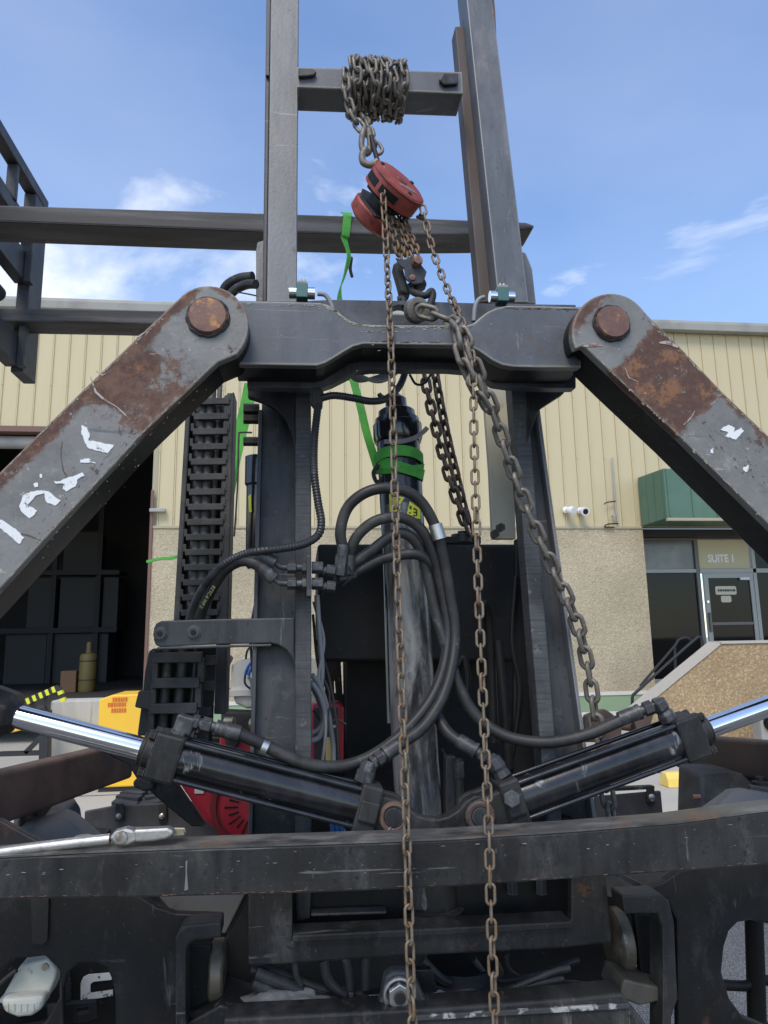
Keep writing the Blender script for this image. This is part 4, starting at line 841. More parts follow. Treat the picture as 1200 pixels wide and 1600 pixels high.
# ---- hydraulic cylinders (tie rod type)
CYY = 1.385
def axis_frame(a, b):
    d = (b-a).normalized(); s_ = Vector((0, 1, 0)); u_ = d.cross(s_).normalized()
    if u_.z < 0: u_ = -u_
    return d, s_, u_
def block(a, d, s_, u_, l0, l1, hw, hh_):
    V = [a+d*l+s_*x*hw+u_*z*hh_ for l in (l0, l1) for x, z in ((-1, -1), (1, -1), (1, 1), (-1, 1))]
    return MB().add(V, [(0, 1, 2, 3), (7, 6, 5, 4), (0, 4, 5, 1), (1, 5, 6, 2), (2, 6, 7, 3), (3, 7, 4, 0)])
def hydraulic(pin, gl0, gl1, cap0, cap1, rod_end, label):
    P = at(*pin, CYY); E = at(*rod_end, CYY); d, s_, u_ = axis_frame(P, E)
    L_ = lambda c: (at(*c, CYY)-P).dot(d)
    g0, g1, c0_, c1_ = L_(gl0), L_(gl1), L_(cap0), L_(cap1); le = (E-P).length
    o = MB().lathe(P+d*c1_, E, [(0, .0345), (g0-c1_, .0345)], 32).build('tilt_cylinder', BARREL, FK, label=label)
    for sx_1 in (-1, 1):
        for sz_1 in (-1, 1):
            q = P+s_*sx_1*.028+u_*sz_1*.0325
            MB().cyl(q+d*(c1_-.006), q+d*(g1+.008), .0048, 12).build('tie_rod', GLOSS, o)
            MB().hexa(q+d*(g1+.001), q+d*(g1+.011), .008).build('tie_rod_nut', BLACK, o)
    block(P, d, s_, u_, g0, g1, .038, .041).build('gland', BLACK, o, .005)
    MB().lathe(P+d*g1, E, [(0, .036), (.012, .036), (.016, .030), (.022, .030)], 28).build('gland_ring', BLACK, o)
    MB().lathe(P+d*(g1+.01), E, [(0, .0205), (le-g1-.01, .0205)], 32).build('rod', CHROME, o)
    block(P, d, s_, u_, c0_, c1_, .038, .044).build('end_cap', BLACK, o, .005)
    block(P, d, s_, u_, c0_+.002, c1_-.004, .045, .018).build('port_block', BLACK, o, .003)
    ly = []
    R_ = .030
    prof = [P+u_*R_+d*(c0_+.004)] + [P+(d*math.cos(R(a))+u_*math.sin(R(a)))*R_ for a in range(90, 271, 20)] + [P-u_*R_+d*(c0_+.004)]
    MB().prism([q-s_*.028 for q in prof], s_*.020).build('clevis', BLACK, o, .004)
    MB().prism([q+s_*.030 for q in prof], s_*.020).build('clevis', BLACK, o, .004)
    MB().lathe(P-s_*.033, P, [(0, .016), (.004, .019), (.09, .019)], 20).build('pin', RAIL, o)
    wl_ = [P-s_*.0285+(d*math.cos(R(a))+u_*math.sin(R(a)))*.0225 for a in range(0, 361, 20)]
    MB().tube(wl_, .0055, 6, 2).build('rust_ring', RUSTB, o)
    cp = [P-s_*.034+v_ for v_ in (Vector((-.006, 0, -.016)), Vector((-.014, -.004, -.022)), Vector((-.019, -.004, -.026)), Vector((-.017, -.004, -.031)), Vector((-.010, -.002, -.026)), Vector((-.002, 0, -.019)))]
    MB().tube(cp, .0016, 6, 4).build('split_pin', CHG, o)
    return o, P, d, s_, u_
hl = hydraulic((612, 1271), (284, 1187), (240, 1176), (588, 1265), (556, 1256), (-60, 1097), 'left tilt cylinder with its chrome rod running out of the picture at left')
hr_ = hydraulic((745, 1270), (1052, 1157), (1088, 1145), (782, 1256), (812, 1245), (1290, 1070), 'right tilt cylinder with its chrome rod running out of the picture at right')
# rod eye at the far left
o = hl[0]; d, s_, u_ = hl[2:]
E = at(10, 1115, CYY)
MB().lathe(E-d*.02, E+d*.3, [(0, .028), (.012, .042), (.05, .046), (.09, .04), (.1, .03)], 8, False).build('rod_eye', BLACK, o, .004)

# ---- hoses
HR = .0118
def hose(P, r=HR, m=RUBBER, name='hose', sub=7, corr=0, n=12, par=None): return MB().tube(px(P, 1.5), r, n, sub, corr=corr).build(name, m, par or FK)
H1 = hose([(537, 862, 1.47), (532, 830, 1.46), (544, 792, 1.45), (575, 768, 1.44), (615, 763, 1.44), (652, 778, 1.45), (678, 818, 1.46), (692, 868, 1.47), (703, 930, 1.48), (711, 985, 1.48), (706, 1040, 1.46), (690, 1092, 1.44), (662, 1135, 1.42), (632, 1158, 1.41), (606, 1176, 1.40), (590, 1190, 1.395)])
p0, p1 = at(680, 820, 1.46), at(687, 843, 1.46); MB().cyl(p0, p1, HR*1.25, 14).build('hose_band', STEEL, H1)
H2 = hose([(546, 866, 1.48), (558, 838, 1.47), (585, 815, 1.46), (622, 808, 1.46), (655, 824, 1.47), (676, 862, 1.48), (690, 915, 1.49), (700, 980, 1.49), (694, 1040, 1.47), (672, 1095, 1.45), (630, 1145, 1.43), (580, 1182, 1.42), (530, 1198, 1.41), (478, 1194, 1.40), (440, 1178, 1.395), (405, 1160, 1.39), (372, 1146, 1.385)])
p0, p1 = at(409, 1166, 1.39), at(418, 1170, 1.39); MB().cyl(p0, p1, HR*1.25, 14).build('hose_band', STEEL, H2)
H3 = hose([(548, 882, 1.49), (578, 862, 1.49), (610, 838, 1.48), (634, 834, 1.48), (655, 855, 1.49), (668, 900, 1.50), (682, 960, 1.50), (700, 1020, 1.48), (716, 1070, 1.47), (744, 1118, 1.46), (790, 1150, 1.44), (850, 1160, 1.42), (910, 1150, 1.41), (955, 1132, 1.40), (985, 1117, 1.395)])
H4 = hose([(552, 896, 1.50), (590, 876, 1.50), (636, 866, 1.49), (664, 872, 1.49), (690, 905, 1.50), (706, 960, 1.51), (702, 1020, 1.50), (684, 1070, 1.48), (682, 1110, 1.46), (696, 1140, 1.44), (716, 1158, 1.42), (735, 1168, 1.41)])
def fitting(parent, A, B, sizes):
    """swaged ferrule, nut and stem along a line; sizes: (from, to, radius, hex?)"""
    L_ = (B-A)
    for a, b_, r_, hx in sizes:
        f = MB(); (f.hexa if hx else f.cyl)(A+L_*a, A+L_*b_, r_); f.build('fitting', FIT, parent, .0012 if hx else 0)
FIT = mat('fitting_steel', (.045, .046, .047), .45, .2, layers=[dict(c=(.14, .14, .135), s=60, lo=.5, hi=.66, a=.8), dict(c=(.02, .02, .02), s=30, lo=.55, hi=.7)], bump=(140, .3))
SZ = [(0, .45, .0145, 0), (.45, .52, .0155, 0), (.52, .62, .010, 0), (.62, .82, .015, 1), (.82, .88, .010, 0), (.88, 1.0, .0145, 1)]
fitting(hl[0], at(375, 1147, 1.385), at(302, 1128, 1.385), SZ)
block(at(290, 1132, 1.385), Vector((.9, 0, -.3)).normalized(), Vector((0, 1, 0)), Vector((.3, 0, .9)).normalized(), -.018, .016, .014, .016).build('elbow', FIT, hl[0], .004)
MB().hexa(at(285, 1140, 1.385), at(272, 1162, 1.385), .017).build('fitting', FIT, hl[0], .001)
fitting(hl[0], at(622, 1165, 1.405), at(580, 1193, 1.39), SZ)
MB().lathe(at(578, 1190, 1.39), at(570, 1216, 1.385), [(0, .016), (.02, .017), (.034, .014)], 8, False).build('elbow', FIT, hl[0], .002)
MB().hexa(at(573, 1204, 1.385), at(568, 1222, 1.385), .019).build('fitting', FIT, hl[0], .001)
fitting(hr_[0], at(968, 1124, 1.40), at(1030, 1100, 1.385), SZ)
MB().lathe(at(1026, 1095, 1.385), at(1046, 1126, 1.385), [(0, .017), (.018, .018), (.022, .014), (.03, .018), (.045, .018)], 6, False).build('elbow', FIT, hr_[0], .002)
fitting(hr_[0], at(716, 1157, 1.42), at(772, 1190, 1.39), SZ)
MB().lathe(at(770, 1184, 1.39), at(786, 1212, 1.385), [(0, .014), (.02, .017), (.026, .015), (.04, .018)], 8, False).build('elbow', FIT, hr_[0], .002)
MB().hexa(at(800, 1248, 1.339), at(800, 1248, 1.331), .016).build('port_plug', FIT, hr_[0], .001)
# bulkhead fittings on the left rail
bkY = 1.435
bh = MB().ppx([(479, 868), (486, 868), (487, 932), (479, 932)], bkY-.02, .05).build('bulkhead_plate', RAIL, FK, .002)
for y in (887, 912):
    for a, b_, r_, hx in ((449, 463, .0125, 1), (463, 473, .008, 0), (472, 479, .0135, 1), (487, 505, .0125, 1), (505, 510, .009, 0), (510, 524, .0125, 1)):
        f = MB(); (f.hexa if hx else f.cyl)(at(a, y+(4 if a > 500 else 0), bkY), at(b_, y+(6 if a > 500 else 0), bkY), r_); f.build('fitting', FIT, bh, .001)
for y, s0 in ((887, [(449, 887), (440, 886), (432, 881)]), (912, [(449, 912), (438, 911), (428, 904)])):
    MB().tube(px(s0, bkY), .006, 10, 4).build('elbow', FIT, bh)
fitting(bh, at(430, 880, bkY), at(407, 868, bkY), [(0, 1, .0135, 0)])
fitting(bh, at(429, 905, bkY), at(408, 886, bkY), [(0, 1, .0135, 0)])
hose([(412, 872, bkY), (395, 870, bkY), (370, 874, 1.46), (342, 892, 1.48), (316, 925, 1.52), (300, 962, 1.55), (296, 990, 1.56)], .0115)
hh5 = hose([(412, 890, bkY), (396, 879, bkY), (376, 876, 1.45), (352, 890, 1.47), (330, 922, 1.51), (314, 958, 1.54), (308, 990, 1.56)], .0125)
MB().hexa(at(530, 900, bkY), at(534, 868, bkY), .013).build('fitting', FIT, bh, .001)
MB().cyl(at(543, 898, 1.47), at(546, 868, 1.47), .0125).build('fitting', FIT, bh)
MB().cyl(at(534, 880, 1.46), at(537, 852, 1.46), .0125).build('fitting', FIT, bh)
for q in ((545, 884), (548, 898)): MB().hexa(at(526, q[1]+6, 1.46), at(q[0]+4, q[1], 1.49), .012).build('fitting', FIT, bh, .001)
for q in ([(520, 905), (535, 880), (540, 875)], [(536, 915), (550, 900), (545, 885)]): MB().tube(px(q, 1.455), .0012, 5, 4).build('cable_tie', INK, bh)
# corrugated conduit
cdt = hose([(497, 632, 1.45), (491, 690, 1.45), (491, 740, 1.44), (497, 785, 1.435), (502, 815, 1.43), (497, 836, 1.43), (475, 850, 1.425), (440, 857, 1.42), (405, 861, 1.42), (376, 868, 1.44), (345, 885, 1.46), (318, 915, 1.50)], .0088, CONDUIT, 'conduit', 7, .0032, 12)
hose([(502, 622, 1.45), (522, 618, 1.45), (552, 622, 1.47), (580, 627, 1.50), (605, 622, 1.53), (625, 602, 1.55), (636, 572, 1.56)], .0085, CONDUIT, 'conduit', 7, .0032, 12)
MB().ppx([(486, 606), (500, 604), (506, 612), (504, 636), (492, 638), (486, 630)], 1.445, .02).build('conduit_clamp', BLACK, FK, .003)
for i in range(4):
    hose([(530+i*3, 572+i*2, 1.47+i*.012), (560, 590+i*3-4, 1.48+i*.012), (595, 596-i*3, 1.48+i*.012), (632, 574, 1.48+i*.012)], .0042, WIRE, 'cable', 6)
hose([(395, 432, 1.60), (372, 436, 1.62), (352, 450, 1.64), (345, 480, 1.66)], .012, RUBBER)
hose([(400, 444, 1.56), (384, 445, 1.58), (364, 456, 1.60), (350, 480, 1.62)], .011, RUBBER)
hose([(400, 462, 1.56), (380, 458, 1.58), (360, 455, 1.6)], .0018, RUBBER, 'cable')
# grey cables beside the left rail
hose([(495, 930, 1.53), (499, 990, 1.53), (503, 1040, 1.54), (502, 1075, 1.55)], .006, WIRE, 'cable')
hose([(488, 1055, 1.50), (500, 1072, 1.52), (512, 1110, 1.55), (520, 1160, 1.58), (521, 1196, 1.58)], .0055, WIRE, 'cable')
hose([(486, 1066, 1.50), (500, 1088, 1.52), (508, 1120, 1.54), (500, 1150, 1.55), (486, 1158, 1.55)], .006, WIRE, 'cable')
hose([(487, 1072, 1.51), (498, 1095, 1.54), (504, 1125, 1.56), (498, 1140, 1.56), (486, 1146, 1.56)], .005, WIRE, 'cable')
for k_, (P, r_, m_) in enumerate((([(490, 940), (506, 1000), (498, 1060), (509, 1130), (503, 1198)], .0035, WIRE), ([(489, 960), (497, 1040), (515, 1085), (507, 1140)], .003, INK), ([(494, 1000), (512, 1050), (525, 1120), (530, 1190)], .003, INK), ([(489, 1110), (505, 1128), (528, 1125), (541, 1132)], .0025, INK),
        ([(640, 585), (650, 600), (664, 598), (676, 580)], .003, INK), ([(420, 900), (400, 940), (392, 1000), (398, 1080)], .003, INK), ([(690, 1170), (700, 1200), (690, 1250), (698, 1290)], .004, DEEP), ([(806, 900), (800, 1000), (812, 1080), (800, 1180)], .006, DEEP))):
    hose([(a, b_, 1.535+.01*k_) for a, b_ in P], r_, m_, 'cable')
# hoses and pipes right of the big cylinder
hose([(772, 1160, 1.62), (768, 1050, 1.62), (764, 975, 1.60), (755, 944, 1.58), (748, 960, 1.58)], .011, DEEP)
hose([(726, 1110, 1.60), (730, 1060, 1.60), (724, 1028, 1.60), (714, 1040, 1.60)], .008, DEEP)
hose([(778, 1000, 1.60), (784, 1060, 1.6), (790, 1120, 1.6), (796, 1200, 1.6)], .010, DEEP)
hose([(716, 1185, 1.52), (717, 1225, 1.52), (722, 1290, 1.52)], .009, RUBBER)
MB().hexa(at(717, 1190, 1.52), at(718, 1215, 1.52), .0115).build('fitting', FIT, FK, .001)
MB().rect(697, 1182, 712, 1290, 1.54, .03).build('side_bar', RAIL, FK, .002)
# ---- the slung hydraulic cylinder
ctop = at(622, 690, 1.66); cbot = at(662, 1410, 1.60)
CYL = thing('lift_cylinder', 'tall glossy black hydraulic cylinder standing between the mast rails, wrapped in green strap', 'cylinder', cbot)
ax = (cbot-ctop).normalized(); LL = (cbot-ctop).length
MB().lathe(ctop, cbot, [(0, .052), (.165, .052)], 40).build('barrel', BARREL, CYL)
MB().lathe(ctop+ax*.165, cbot, [(0, .052), (.002, .0515), (LL-.175, .0515), (LL-.165, .050)], 40).build('barrel', SCUFSHEEN, CYL, label='scuffed lower length of the barrel, silvery reflections in its colour')
tp = ctop - ax*.0
MB().lathe(tp+ax*.004, tp-ax, [(0, .056), (.012, .060), (.045, .060), (.049, .055), (.060, .054), (.062, .046), (.080, .045), (.084, .040)], 36).build('gland_nut', GLOSS, CYL)
MB().lathe(tp-ax*.082, tp-ax, [(0, .027), (.028, .026), (.034, .018), (.040, .012)], 28).build('rod_cap', GLOSS, CYL)
p = tp-ax*.10; MB().tube([p+Vector((-.02, -.02, 0)), p+Vector((-.04, -.03, .006)), p+Vector((-.045, -.03, .012))], .006, 8, 3).build('bleed_fitting', BLACK, CYL)
def on_barrel(px_, py_, r=.0526):
    d = ray(px_, py_); 
    # nearest hit of the view line with the barrel surface
    o_ = CAM-ctop; a_ = d-ax*d.dot(ax); b_ = o_-ax*o_.dot(ax)
    A_ = a_.dot(a_); B_ = 2*a_.dot(b_); C_ = b_.dot(b_)-r*r; D_ = max(0, B_*B_-4*A_*C_); s_ = (-B_-math.sqrt(D_))/(2*A_); return CAM+d*s_
def sticker(Q, m, name='sticker', r=.0528):
    a, b_, c, d_ = Q; nu, nv = 6, 3; V = []; F = []     # quad in the picture, wrapped on the curved barrel
    for rr_ in (r, r-.0012):
        for j in range(nv+1):
            for i in range(nu+1):
                u, v = i/nu, j/nv; x_ = (a[0]*(1-u)+b_[0]*u)*(1-v)+(d_[0]*(1-u)+c[0]*u)*v; y_ = (a[1]*(1-u)+b_[1]*u)*(1-v)+(d_[1]*(1-u)+c[1]*u)*v; V.append(on_barrel(x_, y_, rr_))
    n = (nu+1)*(nv+1)
    for j in range(nv):
        for i in range(nu):
            k_ = j*(nu+1)+i; F += [(k_, k_+1, k_+nu+2, k_+nu+1), (n+k_+nu+1, n+k_+nu+2, n+k_+1, n+k_)]
    return MB().add(V, F).build(name, m, CYL)
for Q in ([(608, 772), (616, 770), (617, 801), (609, 803)], [(618, 775), (632, 777), (625, 788), (618, 786)], [(618, 790), (626, 789), (623, 803), (617, 803)], [(636, 764), (641, 764), (642, 769), (637, 769)], [(646, 765), (652, 768), (653, 777), (648, 774)], [(640, 783), (657, 795), (657, 811), (635, 806)]): sticker(Q, STICK)
for Q in ([(640, 790), (643, 791), (643, 796), (640, 795)], [(646, 793), (652, 796), (652, 798), (646, 796)], [(650, 797), (652, 797), (652, 806), (650, 806)], [(646, 799), (650, 800), (650, 802), (646, 801)], [(639, 800), (642, 801), (642, 803), (639, 802)], [(645, 804), (650, 805), (650, 807), (645, 806)], [(611, 778), (614, 778), (614, 782), (611, 782)], [(620, 778), (627, 779), (622, 783), (620, 783)]): sticker(Q, INK, 'print', .0534)
# pipe along the barrel
MB().tube([at(598, 760, 1.60), at(602, 900, 1.595), at(606, 1060, 1.58), at(608, 1130, 1.57)], .004, 8, 3).build('side_pipe', GLOSS, CYL)
# strap wound on the barrel
ST = thing('lifting_strap', 'bright green webbing strap hung over the fork and wound round the black cylinder', 'strap', at(540, 400, F1))
wr = [ctop+ax*.062 + (Vector((math.cos(a), math.sin(a), 0)))*.0555 + ax*(.018*math.sin(a+2.2)+.010*a/6) for a in [i*2*math.pi/18 for i in range(19)]]
MB().ribbon([p+Vector((random.uniform(-.0015, .0015), random.uniform(-.002, .001), 0)) for p in wr], .028, .003, lambda f: ax+Vector((.25*math.sin(f*17), .25*math.cos(f*13), 0)), 3).build('wrap', GREEN, ST)
wr = [ctop+ax*.070 + (Vector((math.cos(a), math.sin(a), 0)))*.0575 + ax*(.016*math.sin(a+3.6)) for a in [i*2*math.pi/18 for i in range(19)]]
MB().ribbon(wr, .013, .003, lambda f: ax+Vector((.5*math.sin(f*11), .4*math.cos(f*9), 0)), 3).build('wrap', GREEN, ST)
wr = [ctop+ax*.052 + (Vector((math.cos(a), math.sin(a), 0)))*.058 + ax*(.014*math.sin(a+.2)) for a in [i*2*math.pi/18 for i in range(19)]]
MB().ribbon(wr, .026, .003, ax, 2).build('wrap', GREEN, ST)
endp = ctop+ax*.075+Vector((-.054, -.012, 0))
MB().ribbon([at(551, 590, 1.74), at(562, 630, 1.72), at(574, 680, 1.70), endp], .021, .0028, (1, .3, 0), 6).build('strand', GREEN, ST)
MB().ribbon([at(543, 337, F1-.006), at(540, 366, F1-.006), at(538, 374, F1-.002), at(545, 400, F1-.02), at(538, 430, 2.1), at(530, 462, 2.05), at(538, 520, 1.9), at(551, 592, 1.74)], .027, .0028, lambda f: (math.cos(f*2.6), math.sin(f*2.6)*.9, .15*math.sin(f*9)), 6).build('strand', GREEN, ST)
MB().ribbon([at(543, 338, F1-.006), at(543, 334, F1+.06), at(540, 332, F1+.125)], .032, .003, (1, 0, 0), 4).build('strand', GREEN, ST)
p = at(549, 403, F1); MB().tube([p+Vector((0, 0, 0)), p+Vector((0, .06, -.004)), p+Vector((.01, .12, 0))], .006, 6, 3).build('buckle', INK, ST)
hkp = endp+Vector((.0, -.01, .01)); MB().tube([hkp, hkp+Vector((-.012, 0, -.02)), hkp+Vector((-.004, 0, -.042)), hkp+Vector((.012, 0, -.03)), hkp+Vector((.012, 0, -.01))], .005, 8, 5).build('shackle', BLACK, ST)
MB().ribbon([on_barrel(600, 690, .062), on_barrel(625, 690, .0635), on_barrel(648, 684, .0635), at(660, 676, 1.60), at(668, 668, 1.60)], .011, .002, ax, 5).build('tag', mat('grey_tape', (.2, .195, .18), .6), ST)
ST2 = thing('ratchet_strap', 'green webbing strap hanging behind the left mast rail beside the cable carrier', 'strap', at(380, 640, 2.3))
MB().ribbon([at(392, 600, 2.25), at(384, 640, 2.25), at(372, 690, 2.25), at(362, 735, 2.25), at(352, 800, 2.3)], .042, .003, (1, 0, .1), 5).build('strand', GREEN, ST2)
MB().ribbon([at(352, 800, 2.3), at(320, 850, 2.3), at(275, 870, 2.35), at(250, 873, 2.4), at(229, 878, 2.4)], .010, .003, (0, .4, 1), 5).build('strand', GREEN, ST2)

# ---- engine behind the left rail
EY = 2.12
tkk = MB(); TX0 = at(358, 1060, EY).x; TX1 = at(500, 1060, EY).x; 
prof = [(360, 1082), (362, 1040), (372, 1031), (392, 1027), (480, 1022), (494, 1032), (500, 1060), (502, 1075)]
eng = MB().ppx([(300, 1150), (520, 1140), (520, 1320), (350, 1320)], EY+.06, .30).build('engine', DEEP, FK, .01)
MB().ppx(prof+[(504, 1080), (357, 1083)], EY, .24).build('fuel_tank', TANK, eng, .022, 4)
MB().ppx([(354, 1078), (508, 1074), (508, 1084), (354, 1089)], EY-.012, .27).build('tank_seam', TANK, eng, .002)
MB().ppx([(362, 1086), (502, 1081), (496, 1100), (480, 1106), (385, 1108), (368, 1100)], EY+.0, .24).build('fuel_tank', TANK, eng, .016, 3)
MB().ppx([(352, 1045), (360, 1030), (356, 1024), (346, 1028), (344, 1095), (353, 1095)], EY-.02, .1).build('air_cleaner', PLASTIC, eng, .004)
rec = MB().ppx([(248, 1185), (300, 1180), (396, 1180), (396, 1312), (362, 1311), (340, 1303), (318, 1285), (296, 1252), (276, 1222)], EY-.16, .10).build('blower_housing', REDE, eng, .02, 3)
cgr = at(398, 1258, EY-.165)
MB().lathe(cgr, cgr+Vector((0, -1, 0)), [(0, .112), (.004, .112), (.006, .098), (.002, .094)], 40).build('grille_ring', REDD, rec)
MB().lathe(cgr+Vector((0, -.001, 0)), cgr+Vector((0, -1, 0)), [(0, .088), (.008, .087), (.012, .080), (.013, .03)], 40).build('recoil_cover', REDE, rec)
for i in range(22):
    a = 2*math.pi*i/22
    dv_ = Vector((math.cos(a), 0, math.sin(a)))
    MB().beam(cgr+dv_*.040+Vector((0, -.0128, 0)), cgr+dv_*(.075 if i % 2 else .066)+Vector((0, -.0125, 0)), .004, .0065, (0, 1, 0)).build('slot', DEEP, rec)
MB().rect(304, 1222, 318, 1240, EY-.163, .003).build('label_plate', INKW, rec)
MB().rect(343, 1150, 397, 1182, EY-.12, .05).build('carburettor_cover', REDE, eng, .006)
p = at(364, 1158, EY-.13); MB().lathe(p, p+Vector((0, -1, 0)), [(0, .02), (.006, .02), (.007, .012), (.014, .012)], 12).build('bolt', BLACK, eng)
for c_, r_ in (((352, 1127), .012), ((392, 1131), .016)):
    p = at(*c_, EY-.06); MB().cyl(p, p+Vector((.025, -.01, 0)), r_, 14).build('brass_fitting', BRASS, eng)
MB().ppx([(345, 1110), (395, 1112), (396, 1146), (345, 1142)], EY-.02, .06).build('carburettor', PLASTIC, eng, .008)
for P, m_ in (([(398, 1030), (388, 1042), (383, 1054)], WIREB), ([(399, 1036), (391, 1048), (388, 1056)], WIREB), ([(383, 1054), (383, 1068), (392, 1076), (396, 1070)], INK), ([(388, 1057), (393, 1066), (394, 1085), (398, 1110), (400, 1140)], WIRE), ([(384, 1030), (386, 1018), (392, 1010)], INK)):
    MB().tube(px(P, EY-.03), .0045 if m_ is not INK else .003, 8, 5).build('wire', m_, eng)
cbx = MB().ppx([(486, 1100), (530, 1096), (538, 1104), (537, 1200), (486, 1204)], EY-.18, .06).build('control_box', REDE, eng, .012, 3)
MB().rect(490, 1106, 528, 1196, EY-.184, .006).build('control_panel', PLASTIC, cbx, .002)
MB().rect(518, 1133, 527, 1137, EY-.187, .002).build('label_plate', INKW, cbx)
p = at(514, 1152, EY-.186); MB().lathe(p, p+Vector((0, -1, 0)), [(0, .022), (.008, .018), (.012, .012)], 18).build('socket', PLASTIC, cbx)
MB().tube(px([(515, 1152, EY-.2), (514, 1170, EY-.2), (514, 1215, EY-.2)], EY), .009, 10, 4).build('power_cable', WIREY, cbx)
# blue connectors under the left cylinder
for i, x_ in enumerate((512, 519, 526)):
    w_ = MB().tube(px([(x_+4, 1262, 1.5), (x_+6, 1280, 1.5), (x_+9+i, 1308, 1.5)], 1.5), .005, 8, 4).build('wire_connector', WIREB, FK)
hose([(530, 1285, 1.5), (538, 1300, 1.5), (546, 1306, 1.5), (548, 1318, 1.5)], .004, WIRE, 'cable')
# diagonal bracket under the carrier and its pad
MB().ppx([(145, 1168), (205, 1160), (250, 1190), (262, 1206), (300, 1262), (320, 1292), (300, 1292), (262, 1262), (215, 1220), (200, 1196)], 1.74, .03).build('engine_mount', BLACK, FK, .004)
MB().ppx([(207, 1222), (216, 1214), (236, 1222), (240, 1232), (226, 1238), (208, 1230)], 1.70, .04).build('rubber_pad', PLASTIC, FK, .005)
# ---- rusty side beams running back
MB().beam(at(-190, 1300, 1.30), at(196, 1186, 2.25), .05, .105).build('side_beam', RUSTB, FK, .01, 3)
MB().beam(at(1420, 1215, 1.42), at(1062, 1172, 2.3), .05, .105).build('side_beam', mat('brown_black_beam', (.035, .026, .022), .6, layers=[dict(c=(.09, .05, .035), s=7, lo=.45, hi=.7, a=.8)], bump=(80, .3)), FK, .01, 3)
MB().ppx([(-120, 1262), (0, 1281), (82, 1326), (70, 1338), (-120, 1345)], 1.50, .02).build('corner_plate', mat('rust_edge_plate', (.03, .028, .028), .5, layers=[dict(c=(.15, .065, .03), s=12, lo=.52, hi=.64)]), FK, .004)
# rusty bracket seen behind the heavy chain
kb = MB().ppx([(914, 1118), (934, 1110), (946, 1108), (958, 1116), (972, 1130), (972, 1160), (914, 1160)], 2.2, .02).build('hook_bracket', RUSTB, FK, .004)
MB().cyl(at(905, 1126, 2.25), at(1010, 1140, 2.25), .012).build('rust_bar', RUSTB, kb)
MB().ppx([(990, 1125), (1004, 1112), (1024, 1108), (1012, 1150), (996, 1145)], 2.2, .03).build('plate', RUSTB, kb, .003)
# ---- covers, panels and tyre behind the bar (left)
MB().ppx([(132, 1268), (180, 1259), (396, 1248), (396, 1332), (130, 1332)], 2.2, .012).build('fender_panel', CARR, FK, .003)
ty_c = at(230, 1245, 2.35)
tyr = MB(); rT = .40; wT = .20; c_ = Vector((at(228, 1250, 2.65).x, 2.65, at(228, 1243, 2.65).z-rT))
tyr.lathe(c_+Vector((-wT/2, 0, 0)), c_+Vector((wT/2, 0, 0)), [(0, .24), (.0, .34), (.02, .385), (.04, rT-.004), (wT-.04, rT-.004), (wT-.02, .385), (wT, .34), (wT, .24)], 60)
ty = tyr.build('tyre', TYRE, FK)
for i in range(48):
    a = 2*math.pi*i/48; q = c_+Vector((0, math.cos(a), math.sin(a)))*(rT+.002)
    for sg in (-1, 1):
        MB().beam(q+Vector((sg*.008, 0, 0)), q+Vector((sg*.088, math.sin(a)*.03, -math.cos(a)*.03)), .026, .018, (0, math.cos(a), math.sin(a))).build('tread_lug', TYRE, ty)
for x_ in (186, 253):
    MB().rect(x_-6, 1256, x_+7, 1284, 2.188, .01).build('hinge', BLACK, FK, .001)
    p = at(x_, 1275, 2.187); MB().lathe(p, p+Vector((0, -1, 0)), [(0, .008), (.004, .008), (.007, .004)], 12).build('bolt', STEEL, FK)
cv = MB().prism([at(28, 1275, 1.75), at(85, 1254, 2.0), at(118, 1253, 2.0), at(127, 1262, 1.95), at(132, 1300, 1.85), at(150, 1330, 1.75), at(20, 1340, 1.7)], (-.05, .12, 0)).build('plastic_cover', PLASTIC, FK, .01, 3)
MB().prism([at(10, 1308, 1.68), at(98, 1279, 1.7), at(112, 1284, 1.68), at(160, 1326, 1.6), at(20, 1340, 1.6)], (-.02, .10, 0)).build('battery_cover', COVER, FK, .008, 3)
p = at(50, 1275, 1.78); MB().lathe(p, p+Vector((0, 0, 1)), [(0, .014), (.01, .014), (.012, .008), (.02, .008)], 12).build('cap_screw', BLACK, cv)
MB().rect(104, 1302, 165, 1324, 1.72, .05).build('latch_block', BLACK, cv, .004)
# ---- right side covers
MB().ppx([(930, 1245), (1033, 1236), (1039, 1300), (930, 1300)], 1.95, .012).build('fender_panel', CARR, FK, .003)
MB().ppx([(930, 1232), (1022, 1228), (1022, 1233), (930, 1238)], 1.94, .02).build('hinge_bar', BLACK, FK, .001)
MB().rect(1012, 1228, 1023, 1254, 1.938, .01).build('hinge', BLACK, FK, .001)
p = at(1018, 1246, 1.936); MB().lathe(p, p+Vector((0, -1, 0)), [(0, .010), (.004, .010), (.007, .005)], 12).build('bolt', STEEL, FK)
bc = MB().prism([at(1095, 1210, 1.90), at(1150, 1207, 1.95), at(1260, 1225, 1.9), at(1260, 1320, 1.7), at(1096, 1320, 1.75)], (.02, .16, 0)).build('battery_box', PLASTIC, FK, .012, 3)
MB().prism([at(1060, 1300, 1.60), at(1145, 1236, 1.66), at(1165, 1234, 1.66), at(1330, 1262, 1.6), at(1330, 1330, 1.5), at(1050, 1330, 1.5)], (.0, .03, 0)).build('sloped_cover', COVER, FK, .006, 3)
MB().beam(at(1170, 1230, 1.70), at(1290, 1250, 1.65), .02, .012).build('lid_rib', PLASTIC, bc, .002)
p = at(1188, 1226, 1.8); MB().lathe(p, p+Vector((0, 0, 1)), [(0, .02), (.008, .02), (.01, .01), (.02, .01)], 12).build('cap_screw', BLACK, bc)
p = at(1094, 1245, 1.74); MB().cyl(p, p+Vector((-.02, 0, 0)), .006, 8).build('stud', RUSTB, bc)
